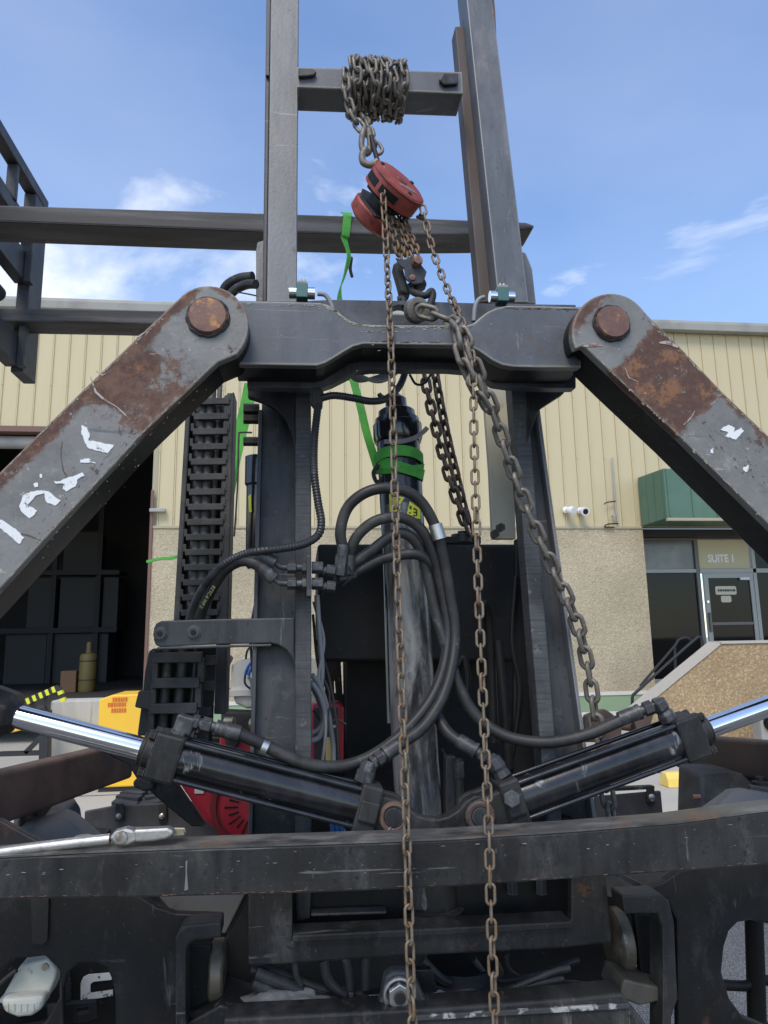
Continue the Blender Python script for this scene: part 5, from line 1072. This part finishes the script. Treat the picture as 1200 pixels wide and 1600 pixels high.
p = at(880, 1292, 1.45); MB().lathe(p, p+Vector((0, 0, 1)), [(0, .03), (.012, .026), (.02, .014)], 12).build('weld_lump', BLACK, FK)

# ---- lower frame below the bar
LY = 1.44
oct_ = [(-40, 1560), (22, 1500), (70, 1494), (92, 1516), (92, 1560), (70, 1600), (-40, 1620)]
ov = [(100, 1640), (98, 1545), (106, 1520), (122, 1507), (150, 1505), (166, 1513), (176, 1535), (180, 1560), (181, 1640)]
pl = MB().ppx([(-140, 1380), (150, 1380), (210, 1396), (232, 1408), (250, 1420), (275, 1428), (345, 1430), (346, 1448), (290, 1450), (280, 1462), (280, 1700), (-140, 1700)], LY, .02, 0, [oct_, ov]).build('chassis_plate', DEEPW, FK, .004)
MB().ppx([(48, 1400), (76, 1400), (74, 1470), (64, 1478), (50, 1474)], LY-.008, .008).build('rib', BLACK, pl, .002)
br = MB().ppx([(274, 1700), (274, 1466), (280, 1452), (292, 1446), (345, 1441), (345, 1466), (302, 1470), (293, 1478), (290, 1492), (290, 1700)], LY-.05, .055).build('roller_bracket', BLACK, FK, .004)
MB().rect(293, 1476, 330, 1592, LY+.03, .02).build('inner_web', DEEP, br, .003)
ro_c = at(350, 1520, LY+.09)
MB().lathe(at(330, 1518, LY+.06), at(330, 1518, LY+.06)+Vector((1, 0, 0)), [(0, .050), (.004, .055), (.022, .055), (.026, .050)], 32).build('roller', ROLL, br)
MB().ppx([(352, 1470), (388, 1405), (392, 1405), (392, 1590), (360, 1590), (352, 1560)], LY+.10, .05).build('roller_side', DEEP, br, .006)
MB().ppx([(290, 1600), (345, 1570), (400, 1590), (400, 1640), (290, 1640)], LY-.02, .12).build('base_shelf', BLACK, br, .004)
MB().ppx([(230, 1380), (340, 1385), (392, 1380), (352, 1460), (280, 1440)], LY+.11, .02).build('pale_brace', COVER, FK, .003)
# centre carriage frame
cf = MB().ppx([(388, 1355), (457, 1355), (457, 1470), (884, 1440), (893, 1440), (893, 1335), (944, 1335), (957, 1473), (880, 1482), (640, 1494), (460, 1506), (388, 1510)], LY+.02, .025).build('carriage_frame', BLACK, FK, .004)
MB().ppx([(457, 1462), (700, 1450), (893, 1440), (893, 1452), (700, 1462), (457, 1474)], LY+.012, .06).build('frame_lip', BLACK, cf, .003)
MB().ppx([(440, 1350), (905, 1340), (905, 1442), (440, 1470)], LY+.14, .02).build('frame_back', DEEP, cf, .003)
MB().ppx([(462, 1392), (486, 1392), (484, 1435), (464, 1440)], LY+.11, .02).build('cross_tab', RAIL, cf, .003)
MB().ppx([(486, 1428), (604, 1424), (604, 1428), (486, 1432)], LY+.10, .03).build('cross_shelf', RAIL, cf, .002)
p = at(675, 1418, 1.60); MB().lathe(p+Vector((0, 0, .08)), p+Vector((0, 0, -1)), [(0, .054), (.075, .054), (.078, .068), (.10, .068), (.104, .05)], 32).build('cylinder_socket', BLACK, cf)
for x_ in (800, 845): p = at(x_, 1372, LY+.12); MB().hexa(p, p+Vector((0, 0, -.03)), .012).build('bolt', RAIL, cf)
# roller at the right
brr = MB().ppx([(972, 1400), (1034, 1398), (1046, 1408), (1054, 1440), (1058, 1530), (1060, 1560), (1050, 1590), (1050, 1700), (1036, 1700), (1036, 1450), (1028, 1428), (976, 1428)], LY-.05, .055).build('roller_bracket', BLACK, FK, .004)
MB().ppx([(992, 1430), (1030, 1430), (1036, 1540), (1004, 1545)], LY+.03, .02).build('inner_web', DEEP, brr, .003)
MB().lathe(at(955, 1470, LY+.07), at(955, 1470, LY+.07)+Vector((1, 0, 0)), [(0, .055), (.004, .062), (.024, .062), (.028, .055)], 32).build('roller', ROLL, brr)
MB().ppx([(975, 1530), (1040, 1545), (1050, 1560), (1000, 1572), (968, 1560)], LY-.03, .09).build('base_shelf', SHELF, brr, .004)
ovr = [(1128, 1520), (1132, 1480), (1140, 1455), (1154, 1441), (1172, 1438), (1230, 1450), (1230, 1600), (1200, 1606), (1160, 1588), (1140, 1560)]
MB().ppx([(1340, 1300), (1150, 1345), (1062, 1360), (1040, 1376), (1015, 1386), (972, 1394), (972, 1402), (1040, 1402), (1058, 1440), (1062, 1700), (1340, 1700)], LY, .02, 0, [ovr]).build('chassis_plate', DEEPW, FK, .004)
MB().ppx([(925, 1350), (1075, 1340), (1020, 1400), (972, 1404), (930, 1400)], LY+.11, .02).build('pale_brace', COVER, FK, .003)
MB().beam(at(966, 1366, LY+.07), at(1012, 1392, LY+.07), .012, .012).build('rod', RAIL, FK)
hose([(1120, 1538, 1.8), (1165, 1540, 1.8), (1185, 1530, 1.8), (1240, 1540, 1.8)], .012, DEEP)
hose([(1176, 1380, 1.8), (1180, 1500, 1.8), (1184, 1640, 1.8)], .022, DEEP)
MB().rect(262, 1365, 402, 1640, LY+.30, .01).build('belly_plate', DEEP, FK)
MB().rect(915, 1345, 1080, 1480, LY+.30, .01).build('belly_plate', DEEP, FK)
# bottom plate, clevis and hoses
MB().ppx([(350, 1592), (560, 1582), (700, 1574), (900, 1560), (972, 1552), (1010, 1600), (1010, 1700), (350, 1700)], LY-.06, .06).build('bottom_plate', BLACK, FK, .005)
CO_ = mat('scuffed_edge', (.05, .05, .05), .5, layers=[dict(c=(.42, .41, .39), s=40, lo=.52, hi=.6, a=.9)])
MB().ppx([(640, 1588), (985, 1568), (985, 1576), (640, 1596)], LY-.066, .006).build('scuffed_lip', CO_, FK, .001)
cv_ = MB().ppx([(577, 1598), (596, 1560), (602, 1526), (614, 1518), (638, 1518), (650, 1530), (664, 1560), (684, 1592)], LY-.03, .03).build('clevis_mount', RAIL, FK, .006)
p = at(623, 1552, LY-.03)
ring = [p+Vector((math.cos(a)*.026, -.004, math.sin(a)*.026)) for a in [i*2*math.pi/24 for i in range(25)]]
MB().tube(ring, .004, 7, 2).build('washer', STEEL, cv_)
MB().hexa(p+Vector((0, -.002, 0)), p+Vector((0, -.016, 0)), .022).build('nut', STEEL, cv_, .002)
MB().cyl(p+Vector((0, -.0161, 0)), p+Vector((0, -.021, 0)), .011).build('bolt_end', BLACK, cv_)
for P, r_ in (([(400, 1520), (450, 1540), (500, 1562), (560, 1568), (600, 1566)], .012), ([(395, 1535), (450, 1560), (500, 1574), (560, 1574)], .012), ([(505, 1500), (512, 1530), (530, 1550), (540, 1556)], .009), ([(540, 1495), (546, 1530), (549, 1565)], .008), ([(572, 1495), (572, 1545)], .009),
              ([(460, 1500), (463, 1525), (470, 1540)], .006), ([(700, 1560), (760, 1555), (800, 1545), (860, 1520), (890, 1512)], .007), ([(690, 1568), (760, 1565), (830, 1540), (880, 1530)], .008)):
    hose(P and [(a, b_, LY+.03) for a, b_ in P], r_, RUBBER)
for k_, (P, r_) in enumerate((([(392, 1515), (440, 1522), (500, 1545), (575, 1556)], .010), ([(398, 1548), (470, 1540), (540, 1566), (600, 1580)], .009), ([(420, 1500), (440, 1530), (480, 1550), (530, 1580)], .007), ([(660, 1500), (700, 1535), (760, 1540), (830, 1565), (900, 1545)], .008), ([(740, 1500), (770, 1530), (820, 1528), (905, 1500)], .006), ([(760, 1570), (830, 1560), (880, 1540), (940, 1545)], .009), ([(790, 1490), (800, 1520), (860, 1550)], .005))):
    hose([(a, b_, LY+.05+.012*k_) for a, b_ in P], r_, RUBBER)
for x_ in (549,): MB().rect(545, 1552, 552, 1572, LY+.012, .004).build('cable_tie', STEEL, FK)
fitting(FK, at(680, 1562, LY+.0), at(742, 1553, LY+.0), [(0, .15, .011, 1), (.15, .3, .008, 0), (.3, 1, .0105, 0)])
MB().ppx([(690, 1480), (975, 1470), (985, 1600), (780, 1600), (690, 1540)], LY+.32, .02).build('belly_plate', DEEP, FK)
MB().lathe(at(722, 1500, LY+.15), at(722, 1500, LY+.15)+Vector((0, 0, -1)), [(0, .075), (.02, .085), (.04, .06), (.05, .02)], 24).build('spring_seat', DEEP, FK)
MB().ppx([(650, 1516), (675, 1515), (684, 1550), (660, 1556)], LY+.06, .02).build('small_plate', BLACK, FK, .002)
# wrapped bundle
wbm = bmesh.new(); bmesh.ops.create_icosphere(wbm, subdivisions=4, radius=1)
wc = at(440, 1572, LY+.02)
for v in wbm.verts:
    n_v = noise.noise(v.co*2.3)*.25+noise.noise(v.co*6)*.10
    v.co = Vector((v.co.x*.085, v.co.y*.04, v.co.z*.026))*(1+n_v)+wc
me = bpy.data.meshes.new('wrapped_bundle'); wbm.to_mesh(me); wbm.free(); me.materials.append(CLOTH)
for p_ in me.polygons: p_.use_smooth = True
o = bpy.data.objects.new('rag_bundle', me); COL.objects.link(o); tag(o, 'dirty pale rag bundled on the lower frame beneath the hoses', 'rag')
# cream lamp housing at the bottom left
lh = thing('lamp_housing', 'cream plastic lamp housing showing through the chassis opening at bottom left', 'lamp', at(45, 1590, LY+.08))
MB().ppx([(2, 1560), (30, 1510), (76, 1498), (90, 1516), (86, 1532), (74, 1560), (64, 1572), (6, 1572), (-6, 1566)], LY+.03, .05).build('shell', LAMPW, lh, .012, 3)
MB().ppx([(-2, 1562), (70, 1556), (64, 1580), (48, 1590), (26, 1592), (4, 1584)], LY+.005, .05).build('lens_cover', LAMPW, lh, .01, 3)
for i in range(5): MB().ppx([(10+i*10, 1569), (13+i*10, 1569), (13+i*10, 1581), (10+i*10, 1581)], LY+.003, .004).build('rib', LAMPW, lh, .001)
p = at(71, 1510, LY+.03); MB().cyl(p, p+Vector((0, -.004, 0)), .006, 12).build('screw', BRASS, lh)
MB().tube(px([(26, 1516), (12, 1526), (-12, 1548)], LY+.01), .004, 8, 3).build('wire', INK, lh)
sb = MB().ppx([(-60, 1578), (60, 1572), (150, 1564), (152, 1590), (130, 1598), (-60, 1612)], LY+.10, .012, 0, [[(120, 1576), (138, 1574), (138, 1582), (120, 1584)]]).build('slotted_bar', BLACK, FK, .002)
MB().ppx([(74, 1570), (92, 1568), (94, 1598), (74, 1600)], LY+.097, .003).build('rust_patch', RUSTB, sb)
# dark panel with a white letter fragment behind the left opening
MB().rect(96, 1495, 260, 1680, LY+.25, .01).build('number_panel', DEEP, FK)
MB().ppx([(126, 1566), (126, 1536), (130, 1527), (138, 1523), (174, 1520), (174, 1531), (146, 1534), (141, 1538), (141, 1552), (176, 1547), (176, 1556), (141, 1562), (141, 1566)], LY+.246, .003).build('number_mark', WHITE, FK)
hose([(101, 1515, LY+.12), (103, 1550, LY+.12), (102, 1600, LY+.12)], .010, CONDUIT, 'conduit', 6, .004)
MB().rect(-20, 1495, 96, 1700, LY+.2, .01).build('splash_plate', DEEP, FK)
# rear body so that nothing floats: chassis rails, side wheels and counterweight behind the panels
for x_ in (at(420, 1400, 1.6).x, at(900, 1400, 1.6).x):
    MB().box((x_-.06, 1.63, .35), (x_+.06, 2.9, .55)).build('chassis_rail', DEEP, FK, .01)
MB().box((at(380, 1400, 1.9).x, 2.52, .45), (at(930, 1400, 1.9).x, 3.1, 1.05)).build('engine_cover', DEEP, FK, .03)

# ================================================================== CHAINS AND HOIST
def link_mesh(Li, wr_, wi, n1_=10, n2_=7):
    """one link: inner length Li, wire radius wr_, inner width wi, long axis z"""
    rc = wi/2+wr_; hz_ = Li/2+wr_-rc; path = []
    for i in range(n1_): a = math.pi*i/(n1_-1); path.append(Vector((rc*math.cos(a), 0, hz_+rc*math.sin(a))))
    for i in range(n1_): a = math.pi+math.pi*i/(n1_-1); path.append(Vector((rc*math.cos(a), 0, -hz_+rc*math.sin(a))))
    m_ = len(path); V = []; F = []
    for k_ in range(m_):
        t_ = (path[(k_+1) % m_]-path[k_-1]).normalized(); s_ = Vector((0, 1, 0)); n_ = s_.cross(t_)
        for j in range(n2_): a = 2*math.pi*j/n2_; V.append(path[k_]+(n_*math.cos(a)+s_*math.sin(a))*wr_)
    for k_ in range(m_):
        for j in range(n2_): F.append((k_*n2_+j, k_*n2_+(j+1) % n2_, ((k_+1) % m_)*n2_+(j+1) % n2_, ((k_+1) % m_)*n2_+j))
    me = bpy.data.meshes.new('link'); me.from_pydata(V, [], F); me.polygons.foreach_set('use_smooth', [True]*len(F)); return me
def chain(name, label, path, Li, wr_, wi, m, twist=0.0, jit=.15, group=None, seed=1, sub=10, ref=(0, 1, 0), par=None):
    P = [Vector(p) for p in path]; S = spline(P, sub) if len(P) > 2 else [P[0].lerp(P[1], i/40) for i in range(41)]
    Q = resample(S, Li); me = link_mesh(Li, wr_, wi); me.materials.append(m); rng = random.Random(seed)
    e = par or thing(name, label, 'chain', P[0], group)
    inv = world_mat(e).inverted()
    for i in range(len(Q)-1):
        a, b_ = Q[i], Q[i+1]; z_ = (b_-a).normalized(); r_ = Vector(ref); y_ = (r_-z_*r_.dot(z_)).normalized(); x_ = y_.cross(z_)
        ang = R(45 if twist is None else twist) + (math.pi/2 if i % 2 else 0)+rng.uniform(-jit, jit)
        xx = x_*math.cos(ang)+y_*math.sin(ang); yy = z_.cross(xx); c_ = (a+b_)/2
        o = bpy.data.objects.new('link', me); COL.objects.link(o); o.parent = e; o.matrix_parent_inverse = inv
        o.matrix_basis = Matrix(((xx.x, yy.x, z_.x, c_.x), (xx.y, yy.y, z_.y, c_.y), (xx.z, yy.z, z_.z, c_.z), (0, 0, 0, 1)))
    return e
# chain wound round the cross bar
cx0 = at(545, 120, YC).x; cx1 = at(630, 120, YC).x
zb_ = A2.z; zt2 = A0.z; yc0, yc1 = YC, YC+.085
wrap = []
turns = 8
rngw = random.Random(5)
for k_ in range(turns):
    xk = cx0 + (cx1-cx0)*k_/(turns-.5); st_ = (cx1-cx0)/turns; lay = .012+.012*(k_ % 2)+.006*rngw.random()
    z0_, z1_ = at(590, 137, YC).z, at(590, 107, YC).z
    for f, (yy, zz_) in enumerate(((yc0-lay, z1_+.004), (yc0-lay-.004, (z0_+z1_)/2), (yc0-lay, z0_-.008), (yc0+.02, z0_-.020-lay*.6), (yc1-.02, z0_-.016-lay*.5), (yc1+lay, z0_), (yc1+lay, z1_), (yc1-.03, z1_+lay+.004), (yc0+.02, z1_+lay+.006))):
        wrap.append(Vector((xk+st_*f/9+rngw.uniform(-.008, .008), yy, zz_)))
wc_ = chain('wrapped_chain', 'weathered steel chain wound several times round the upper cross bar', wrap, .0300, .0045, .0098, CHG, None, .7, seed=3, sub=6, ref=(1, 0, 0))
hk_top = at(575, 212, 1.56)
chain('sling', '', [at(540, 110, YC-.02), at(541, 140, YC-.025), at(546, 165, YC-.02), at(556, 190, YC-.02), at(572, 208, 1.57)], .0300, .0045, .0098, CHG, None, .2, seed=4, ref=(1, 0, 0), par=wc_)
chain('sling', '', [at(566, 182, YC+.03), at(574, 196, 1.59), at(580, 215, 1.57), at(590, 232, 1.56), at(597, 246, 1.55)], .0300, .0045, .0098, CHG, 20, .2, seed=6, ref=(1, 0, 0), par=wc_)
gh = MB().tube([at(570, 200, 1.56), at(566, 212, 1.56), at(565, 228, 1.56), at(570, 240, 1.56), at(577, 236, 1.56), at(578, 220, 1.56), at(576, 202, 1.56)], .0075, 10, 6).build('grab_hook', CHG, wc_)
# hoist
HC = at(627, 282, 1.49); hn = (RT*.61+UP*.60-fw*.53).normalized()
HO = thing('chain_hoist', 'faded red manual chain hoist hanging below the upper cross bar', 'chain hoist', HC)
up_h = (UP - hn*UP.dot(hn)).normalized(); sx_h = up_h.cross(hn)
RH = .070
MB().lathe(HC, HC-hn, [(-.001, RH*.2), (0, RH*.9), (.003, RH*.97), (.010, RH), (.046, RH), (.047, RH*.90)], 44).build('hand_wheel_cover', RED, HO, 0)
MB().lathe(HC+hn*.0012, HC+hn, [(0, .016), (.003, .014), (.004, .008)], 20).build('emblem_boss', RED, HO)
MB().lathe(HC-hn*.046, HC-hn, [(0, RH*.55), (.045, RH*.55)], 28).build('gear_frame', BLACK, HO)
MB().lathe(HC-hn*.085, HC-hn, [(0, RH*.86), (.004, RH*.92), (.030, RH*.90), (.040, RH*.7), (.042, .02)], 40).build('gear_cover', RED, HO)
for s0 in (.052, .080):
    MB().prism([HC-hn*s0+(sx_h*x_+up_h*y_) for x_, y_ in ((-.05, -.05), (.05, -.05), (.058, .02), (.02, .068), (-.02, .068), (-.058, .02))], -hn*.005).build('side_plate', BLACK, HO, .003)
for a0 in (20, 140, 260):
    q = HC-hn*.001+(sx_h*math.cos(R(a0))+up_h*math.sin(R(a0)))*RH*.80
    MB().hexa(q, q+hn*.005, .0055).build('cover_bolt', BLACK, HO, .0008)
MB().prism([HC+hn*.0006+sx_h*x_+up_h*y_ for x_, y_ in ((-.030, -.036), (.030, -.036), (.026, -.022), (-.026, -.022))], hn*.001).build('rating_plate', mat('worn_plate', (.20, .17, .15), .5, layers=[dict(c=(.25, .08, .06), s=60, lo=.5, hi=.6)]), HO)
ringp = [HC-hn*.006+(sx_h*math.cos(R(a))+up_h*math.sin(R(a)))*RH*1.002 for a in range(0, 361, 12)]
MB().tube(ringp, .0022, 6, 2).build('cover_rim', RED, HO)
MB().tube([HC-hn*.028-up_h*RH*.9+sx_h*.05, HC-hn*.028-up_h*RH*1.12+sx_h*.055, HC-hn*.03-up_h*RH*1.15+sx_h*.03], .004, 8, 4).build('chain_guide', BLACK, HO)
# slot where the hand chain enters the cover
for a0 in (150, 200): 
    P_ = [HC-hn*.028+(sx_h*math.cos(R(a0+i*8))+up_h*math.sin(R(a0+i*8)))*(RH+.0006) for i in range(6)]
    MB().ribbon(P_, .018, .0012, hn, 3).build('chain_slot', DEEP, HO)
MB().tube(px([(572, 232), (566, 242), (568, 254), (580, 258), (590, 252)], 1.535), .0085, 10, 6).build('hook_tip', CHG, HO)
MB().tube(px([(580, 212), (584, 230), (590, 252)], 1.545), .006, 10, 4).build('hook_shank', BLACK, HO)
# bottom block with hook
BB = at(643, 428, 1.47)
MB().ppx([(618, 402), (632, 405), (640, 400), (656, 406), (659, 414), (667, 424), (664, 434), (660, 442), (646, 444), (634, 436), (632, 420), (624, 414)], 1.455, .006).build('block_plate', RAIL, HO, .002)
MB().ppx([(614, 412), (626, 404), (636, 440), (642, 460), (626, 456), (622, 440)], 1.475, .035).build('block_body', BLACK, HO, .005)
MB().ppx([(642, 438), (664, 434), (668, 444), (650, 452)], 1.475, .03).build('block_body', BLACK, HO, .004)
p = at(650, 412, 1.455); b_ = MB().hexa(p, p+Vector((.003, -.016, .002)), .012).build('block_bolt', RUSTP, HO, .001)
p = at(644, 434, 1.455); MB().lathe(p, p+Vector((0, -1, 0)), [(0, .008), (.003, .007), (.004, .003)], 14).build('rivet', RUSTP, HO)
MB().tube(px([(640, 446, 1.48), (645, 456, 1.47), (664, 462, 1.45), (674, 455, 1.45), (676, 464, 1.45), (668, 482, 1.45), (650, 492, 1.455), (634, 482, 1.46), (630, 468, 1.47), (622, 468, 1.47)], 1.47), .008, 10, 6).build('bottom_hook', BLACK, HO)
c_ = at(654, 484, 1.405); nrm_ = Vector((.30, -1, -.25)).normalized()
MB().lathe(c_+nrm_*-.02, c_+nrm_, [(0, .022), (.002, .027), (.020, .027), (.022, .024), (.022, .015), (.014, .012)], 30).build('eye_ring', CHG, HO)
# falls of load chain
for k_, (a, b_) in enumerate((((604, 322), (624, 408)), ((616, 336), (646, 404)), ((628, 338), (655, 402)), ((634, 336), (632, 408)))):
    chain('load_fall', '', [at(*a, 1.52+.01*k_), at(*b_, 1.485)], .0185, .0032, .0078, CHL, 30, .3, seed=20+k_, par=HO)
# hand chain: one long loop, two strands
hcl = [at(597, 262, 1.47), at(600, 330, 1.455), at(605, 420, 1.42), at(609, 500, 1.325), at(612, 580, 1.300), at(617, 780, 1.265), at(624, 980, 1.235), at(632, 1200, 1.20), at(636, 1320, 1.185), at(641, 1500, 1.17), at(648, 1700, 1.16)]
chain('hand_chain', 'rust-speckled hand chain hanging left of centre from the red hoist to the bottom edge', hcl, .0250, .0025, .0080, CHR, 60, .25, group='hand chains of the hoist', seed=31)
hcr = [at(660, 322, 1.50), at(676, 390, 1.47), at(700, 455, 1.42), at(722, 505, 1.33), at(737, 560, 1.295), at(741, 700, 1.275), at(746, 880, 1.25), at(754, 1080, 1.22), at(763, 1280, 1.19), at(768, 1450, 1.175), at(777, 1700, 1.16)]
chain('hand_chain', 'rust-speckled hand chain hanging right of centre in front of the pins', hcr, .0250, .0025, .0080, CHR, 25, .25, group='hand chains of the hoist', seed=32)
# heavy chain
hv = [at(655, 485, 1.385), at(680, 491, 1.375), at(702, 500, 1.36), at(716, 512, 1.315), at(730, 535, 1.305), at(745, 580, 1.31), at(770, 640, 1.34), at(800, 730, 1.375), at(838, 830, 1.40), at(872, 905, 1.42), at(902, 975, 1.44), at(920, 1050, 1.46), at(930, 1120, 1.47), at(944, 1210, 1.47), at(954, 1270, 1.47), at(966, 1318, 1.46)]
chain('heavy_chain', 'thick grey steel chain running from the hoist eye down past the right mast rail', hv, .0355, .0052, .0135, CHG, 35, .2, seed=41)
chain('tail_chain', 'short grey chain tail bunched beside the thick chain at the crosshead', [at(712, 516, 1.300), at(722, 560, 1.295), at(740, 600, 1.30), at(762, 640, 1.325)], .0355, .0052, .0135, CHG, 80, .3, seed=42)
# lift chains on the dark tank
chain('lift_chain', 'dark oily lift chain right of the cylinder, the left one of the two', [at(658, 560, 1.80), at(674, 640, 1.80), at(700, 740, 1.80), at(735, 842, 1.80)], .031, .0050, .0105, CHO, 20, .1, seed=51, group='lift chains')
chain('lift_chain', 'dark oily lift chain right of the cylinder, the right one of the two', [at(676, 560, 1.83), at(690, 640, 1.83), at(712, 740, 1.83), at(737, 842, 1.83)], .031, .0050, .0105, CHO, 60, .1, seed=52, group='lift chains')
# ================================================================== WRENCH ON THE BAR
WR = thing('wrench', 'long chrome socket handle with a hinged head lying on the front bar at left', 'wrench', at(180, 1322, 1.245))
WY = 1.236
h = at(195, 1309, WY)
MB().tube([at(-60, 1344, WY), at(0, 1332, WY), at(100, 1319, WY), at(172, 1311, WY)], .0085, 12, 5).build('handle', TOOL, WR)
MB().ppx([(170, 1310), (178, 1300), (196, 1295), (210, 1298), (212, 1316), (198, 1322), (180, 1321)], WY-.012, .024).build('hinge_head', TOOL, WR, .004, 3)
p = at(190, 1309, WY-.0122); MB().lathe(p, p+Vector((0, -1, 0)), [(0, .010), (.003, .009), (.004, .005)], 16).build('hinge_pin', TOOL, WR)
MB().ppx([(208, 1297), (262, 1294), (271, 1298), (270, 1306), (258, 1312), (240, 1315), (210, 1317)], WY-.010, .020).build('drive_head', TOOL, WR, .005, 3)
MB().ppx([(205, 1295), (240, 1298), (285, 1299), (286, 1303), (272, 1304), (262, 1294)], WY+.012, .014).build('strip', BRASS, WR, .003)
p = at(130, 1310, 1.27); sk = MB().lathe(p+Vector((0, 0, -.02)), p+Vector((0, 0, 1)), [(0, .016), (.022, .016), (.024, .012)], 20).build('socket', TOOL, None); tag(sk, 'small knurled steel socket standing on the bar behind the wrench handle', 'socket')
# print on the hose and the rail edge
def on_plane_text(body, A, B, size, m, parent, off=Vector((0, -.001, 0))):
    d = (B-A); mid = (A+B)/2+off; xx = d.normalized(); yv = Vector((0, -1, 0)); yv = (yv-xx*yv.dot(xx)).normalized(); zz_ = yv; up_ = zz_.cross(xx)
    rot = Matrix(((xx.x, up_.x, zz_.x, 0), (xx.y, up_.y, zz_.y, 0), (xx.z, up_.z, zz_.z, 0), (0, 0, 0, 1)))
    return text(body, mid, size, m, parent, rot, .0004)
on_plane_text('RTTC-6 WP 2', at(336, 913, 1.475), at(312, 952, 1.515), .0105, INKY, hh5)
